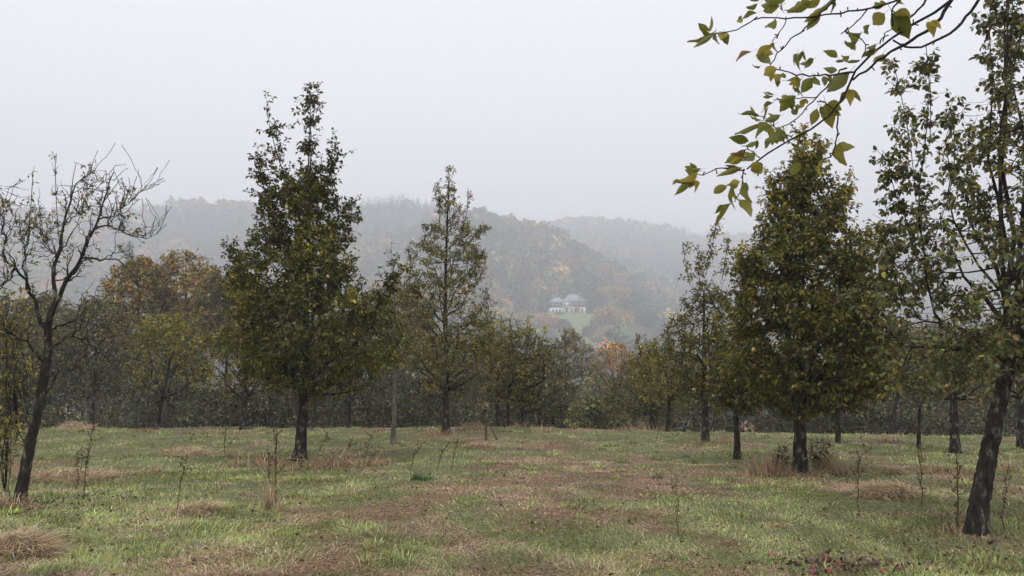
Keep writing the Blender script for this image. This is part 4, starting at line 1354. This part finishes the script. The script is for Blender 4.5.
am = apple_mesh()
am.materials.append(M['apple'])
stm = Acc(); stm.add(*tubes(np.array([[[0, 0, .026], [.003, 0, .04], [.008, 0, .052]]]), np.array([[.002, .002, .0025]]), 5))
stm = stm.mesh('stalk')
stm.materials.append(M['stem'])
for i, (px, py, lab) in enumerate([
        (771, 551, 'leftmost fallen red apple, alone left of the dark leaf patch'), (813, 563, 'fallen red apple at the lower left of the dark leaf patch'),
        (822, 553, 'fallen red apple at the top of the dark leaf patch'), (828, 566, 'fallen pinkish apple at the bottom of the dark leaf patch'),
        (826, 557, 'fallen red apple in the middle of the dark leaf patch'), (883, 567, 'fallen red apple low between the leaf patch and the right edge'),
        (892, 559, 'fallen red apple just above the low right one'), (901, 564, 'rightmost fallen red apple of the scatter'),
        (812, 568, 'lowest fallen apple under the dark leaf patch'), (840, 561, 'fallen apple at the right side of the dark leaf patch')]):
    b = foot(px, py)
    o = obj('fallen_apple', am, None, loc=b + [0, 0, .012])
    o.rotation_euler = tuple(rng.uniform(-1, 1, 3))
    o.scale = (.82, .82, .82)
    tag(o, lab, 'apple', 'red apples fallen in the grass')
    obj('stalk', stm, None, o)
b = foot(838, 562)
n = 260
P = b + np.stack([rng.normal(0, .34, n), rng.normal(0, .2, n), 0 * np.arange(n)], 1)
P[:, 2] = ground(P[:, 0], P[:, 1]) + rng.uniform(.015, .05, n)
a = Acc(); D = rng.normal(size=(n, 3)); D[:, 2] *= .4
leaves(a, P, D, rng.uniform(.03, .07, n), rng.uniform(.02, .045, n), pick([((0.1, 0.065, 0.055), 3), ((0.16, 0.095, 0.08), 2), ((0.2, 0.15, 0.09), 1)], n), 1, .3, .4)
tag(obj('leaf_litter', a.mesh('leaf_litter', b), 'straw', loc=b, kind='stuff'), 'dark patch of rotting leaves around the fallen apples')


# ------------------------------------------------------------------ the branch hanging into view at the top right
def overhanging():
    Yb = 2.5
    b = np.array([3.9, 2.3, 0.0]); b[2] = g1(b[0], b[1])
    root = thing('apple_tree', b, 'apple tree whose yellow-green leafy branch hangs in from the top right', 'tree', ORCH)
    a = Acc()
    tp = resample(np.array([b + [0, 0, -.1], b + [-.05, .02, .8], b + [-.12, .03, 1.6], b + [-.1, .02, 2.6], b + [.1, -.1, 3.6]]), 16)
    a.add(*tubes(tp[None], (np.linspace(.16, .06, 16) * (1 + .5 * np.exp(-np.arange(16) / 1.5)))[None], 12, .08))
    obj('trunk', a.mesh('trunk', b, True), 'bark', root)

    def br(pts, r0, r1, dy=0.0, k=14, dy2=None, nm='twig', pre=(), pw=1.0):
        dy2 = dy if dy2 is None else dy2
        n = len(pts)
        P = [np.asarray(p, float) for p in pre] + [W(p[0], p[1], Yb + dy + (dy2 - dy) * i / max(n - 1, 1)) for i, p in enumerate(pts)]
        q = resample(np.array(P), k)
        q[1:-1] += rng.normal(0, .0022, (k - 2, 3))
        a_ = Acc(); a_.add(*tubes(q[None], (r1 + (r0 - r1) * np.linspace(1, 0, k) ** pw)[None], 7, .12))
        # short spurs
        sp = []
        for i in range(k // 3):
            p = q[rng.integers(1, k - 1)]
            d = unit(rng.normal(size=3)) * rng.uniform(.008, .02)
            sp.append(np.stack([p, p + d * .6, p + d]))
        if sp:
            a_.add(*tubes(np.array(sp), np.tile([.0022, .002, .0024], (len(sp), 1)), 5))
        obj(nm, a_.mesh(nm, b, True), 'bark_dark', root)
        return q
    pre = [b + [-.1, .03, 1.7], b + [-.75, .06, 2.45], b + [-1.5, .12, 2.95]]
    br([(985, -26), (955, 0), (943, 6), (929, 15), (912, 25), (895, 36), (877, 45), (860, 61), (853, 74), (849, 84), (844, 97), (838, 114), (823, 124), (810, 132),
        (792, 137), (777, 146), (760, 158), (747, 169)], .03, .0028, 0, 44, .05, 'limb', pre, 1.7)
    br([(962, -12), (947, 5), (942, 14), (938, 25), (928, 31), (912, 39), (895, 50), (877, 61), (862, 74), (853, 80)], .007, .0035, .05, 20, 0)
    br([(1000, -30), (978, 0), (971, 10), (961, 24), (947, 35), (933, 42), (917, 49), (909, 49), (902, 46), (893, 40)], .006, .003, -.08, 20, 0)
    br([(935, -8), (917, 11), (907, 19), (898, 30)], .004, .003, .03, 10, 0)
    br([(915, -14), (898, 2), (891, 7), (891, 15), (893, 26)], .003, .0025, -.06, 10, 0)
    br([(900, -2), (884, 6), (867, 9), (849, 11), (830, 15), (815, 17), (792, 18), (770, 17), (758, 16), (749, 23), (736, 31), (724, 33), (713, 34)], .0034, .0018, -.06, 26, -.1)
    br([(867, 10), (860, 20), (849, 29), (841, 34)], .0024, .0018, -.07, 8)
    br([(838, -6), (829, 5), (811, 24), (801, 32), (790, 40), (780, 50), (774, 58), (770, 65)], .0028, .0018, -.1, 16)
    br([(786, 17), (784, 25), (780, 32), (772, 42)], .0018, .0014, -.09, 8)
    br([(853, 72), (836, 74), (815, 76), (797, 75), (780, 70), (768, 69)], .0035, .0018, .02, 16, -.06)
    br([(847, 68), (838, 74), (832, 80), (818, 97), (808, 106), (798, 118), (788, 124), (772, 131)], .003, .0016, .06, 18, .12)
    br([(818, 97), (804, 98), (790, 98), (774, 100)], .002, .0014, .09, 10, .1)
    br([(838, 116), (837, 135), (835, 149), (831, 158), (817, 161), (805, 163)], .0026, .0016, .02, 14, .1)
    br([(745, 170), (730, 169), (716, 168), (704, 177), (697, 174)], .0026, .0015, .05, 10, .08)
    br([(744, 169), (742, 185), (740, 192), (735, 202)], .0024, .0015, .05, 10, .03)
    br([(838, 113), (830, 105), (820, 100)], .0022, .0016, .02, 8, -.04)
    br([(792, 137), (780, 132), (770, 122), (760, 116)], .002, .0014, .04, 8, .08)
    br([(760, 158), (752, 150), (746, 148), (738, 152)], .002, .0014, .05, 8, .0)
    br([(862, 58), (866, 45), (862, 38), (856, 36)], .0022, .0014, 0, 8, -.05)
    br([(880, 44), (884, 34), (892, 28)], .0022, .0016, 0, 8, -.04)

    # leaf meshes: four curled shapes, unit length along +X
    def leaf_mesh(i):
        n = 8
        t = np.linspace(0, 1, n)
        wprof = np.array([0.0, .62, .94, 1.0, .88, .64, .32, 0.0])
        bend = (.15, .42, -.25, .65)[i]; fold = (.3, .5, .42, .2)[i]
        V = []
        for side in (-1, -.5, 0, .5, 1):
            ser = np.where((np.arange(n) % 2 == 0) & (abs(side) == 1), .95, 1.0)
            y = side * wprof * .5 * ser
            z = -bend * t * t + fold * np.abs(y) + .055 * np.sin(t * 10 + side * 2.5 + i * 1.7) * abs(side)
            V.append(np.stack([t - .12 * bend * t * t, y, z], 1))
        V = np.concatenate(V)
        F_ = []
        for s in range(4):
            for j in range(n - 1):
                F_.append([s * n + j, s * n + j + 1, (s + 1) * n + j + 1, (s + 1) * n + j])
        petV, petF = tubes(np.array([[[-.3, 0, .05], [-.15, 0, .015], [.02, 0, 0]]]), np.array([[.014, .012, .01]]), 4)
        nv = len(V)
        V = np.concatenate([V, petV])
        return V, np.array(F_), petF + nv
    shapes = [leaf_mesh(i) for i in range(4)]
    pals = {'g': (0.225, 0.25, 0.045), 'y': (0.42, 0.35, 0.05), 'o': (0.3, 0.28, 0.055), 'p': (0.24, 0.26, 0.085), 'b': (0.3, 0.18, 0.06), 'd': (0.15, 0.17, 0.035)}
    cache = {}

    def lm(i, c, w):
        key = (i, c)
        if key not in cache:
            V_, F_, pf = shapes[i]
            edge = np.abs(V_[:, 1]) * 1.2
            col = np.array(pals[c])[None] * (1 - .25 * edge[:, None]) + np.array([.22, .12, .03]) * .25 * edge[:, None]
            me_ = mesh_np('leaf', V_, [F_, pf], col, True)
            me_.materials.append(M['leaf_big'])
            cache[key] = me_
        return cache[key]
    LV = """773 96 759 98 3 o;772 103 759 112 6 o;759 116 736 112 5 d;760 123 734 129 9 g;771 126 747 136 11 g;748 141 727 137 9 d;756 141 744 152 7 g;743 151 728 157 6 b
742 154 722 164 8 o;742 158 731 163 7 y;753 152 743 170 10 p;754 163 762 175 12 g;742 168 717 177 6 o;697 170 680 167 6 p;697 173 679 184 9 y;679 180 669 184 4 o
693 180 672 197 7 g;693 179 699 191 10 y;727 186 705 195 8 o;738 183 725 190 8 g;734 187 723 209 10 g;730 204 720 227 9 g;742 186 755 201 13 g;740 200 749 219 13 o
783 98 782 111 8 g;780 115 766 120 7 p;778 131 764 148 11 g;783 130 771 140 9 p;709 31 697 22 5 g;709 31 715 20 4 o;713 34 684 45 6 g;714 35 696 47 5 g;724 33 721 43 10 y
756 13 738 18 6 g;740 18 741 26 5 y;757 4 743 11 6 g;779 6 758 13 9 o;775 19 764 42 9 g;802 5 784 16 8 g;751 52 730 60 5 b;772 46 752 57 8 y;774 44 775 54 6 g;762 53 767 66 11 p
760 66 751 68 3 d;776 68 761 76 10 y;781 75 772 82 8 y;798 54 796 67 5 p;797 75 784 88 5 g;800 79 790 93 6 g;796 96 780 101 6 g;812 1 784 15 9 g;832 -2 817 15 9 g;820 11 804 35 9 g
884 14 871 26 14 o;869 25 862 34 6 d;893 14 908 41 18 d;861 33 841 35 4 p;883 6 870 7 6 g;857 41 838 48 8 g;837 57 823 49 7 g;849 56 838 67 5 p;860 60 845 60 4 p;813 60 803 69 6 p
803 51 796 66 4 d;837 70 822 69 7 p;849 72 829 91 14 p;874 46 861 55 9 d;883 54 874 69 11 o;812 78 803 92 11 g;801 80 790 94 7 g;828 78 816 87 9 p;849 90 850 110 9 y;792 96 781 111 10 g
798 109 789 116 7 g;805 99 800 109 7 y;826 104 833 129 14 o;817 109 812 124 9 o;836 145 850 165 13 o;800 163 789 177 9 g;820 162 820 182 10 y;826 166 830 170 5 d;801 148 790 150 5 g
812 144 803 144 3 y;779 117 766 121 7 p;771 127 758 134 9 g;783 132 770 139 10 p;771 140 763 149 9 g;785 136 776 141 7 o;929 22 935 35 9 y;898 -2 902 6 6 o;820 0 806 8 8 o;806 3 790 9 8 g
770 2 758 10 7 p;786 -2 778 6 7 o"""
    items = []
    for item in LV.replace('\n', ';').split(';'):
        p = item.split()
        bx, by, tx, ty, w = map(float, p[:5]); c = p[5]
        dy = rng.normal(.02, .05)
        P0 = W(bx, by, Yb + dy); P1 = W(tx, ty, Yb + dy + rng.normal(0, .012))
        d = P1 - P0; L = np.linalg.norm(d)
        D = d / L
        v = unit(np.array([0, 1.0, .15]))                  # broad side turned partly away, as the leaves hang
        S_ = unit(np.cross(v, D))
        N_ = np.cross(D, S_)
        if N_[2] < 0 and abs(N_[2]) > .2:
            S_ = -S_; N_ = -N_
        roll = rng.normal(0, .6)
        S2 = S_ * math.cos(roll) + N_ * math.sin(roll); N2 = np.cross(D, S2)
        wid = w / FPX * Yb * 1.12; P0 = P0 - d * .04
        items.append((P0, D, S2, N2, L, wid, c))
        for _ in range(int(rng.integers(0, 3))):
            an = rng.choice([-1, 1]) * rng.uniform(.5, 1.1)
            D2 = unit(D * math.cos(an) + S_ * math.sin(an) + np.array([0, 0, -.25])); S3 = unit(np.cross(N2, D2)); N3 = np.cross(D2, S3)
            items.append((P0 + D * L * .05 + [0, rng.normal(0, .02), 0], D2, S3, N3, L * rng.uniform(.55, .8), wid * rng.uniform(.6, .85), 'gody'[int(rng.integers(0, 4))]))
    for P0, D, S2, N2, L, wid, c in items:
        o = obj('leaf', lm(int(rng.integers(0, 4)), c, 0), None, root)
        m = Matrix(((D[0] * L, S2[0] * wid, N2[0] * L * .8, P0[0] - b[0]), (D[1] * L, S2[1] * wid, N2[1] * L * .8, P0[1] - b[1]),
                    (D[2] * L, S2[2] * wid, N2[2] * L * .8, P0[2] - b[2]), (0, 0, 0, 1)))
        o.matrix_local = m


overhanging()

# ------------------------------------------------------------------ the mist in the valley air
zmin, zmax = float(GZ.min()) - 1.0, float(GZ.max()) + 34
a = Acc(); box(a, -2820, 2820, -600, 2820, zmin, zmax)
hm, ht, ho = new_mat('haze')
pv = nd(ht, 'ShaderNodeVolumePrincipled')
pv.inputs['Color'].default_value = (0.93, 0.948, 1.0, 1)
pv.inputs['Density'].default_value = HAZE_DENSITY
pv.inputs['Anisotropy'].default_value = 0.2
ht.links.new(pv.outputs[0], ho.inputs['Volume'])
M['haze'] = hm
tag(obj('haze', a.mesh('haze'), 'haze', kind='stuff'), 'pale autumn mist filling the valley air')
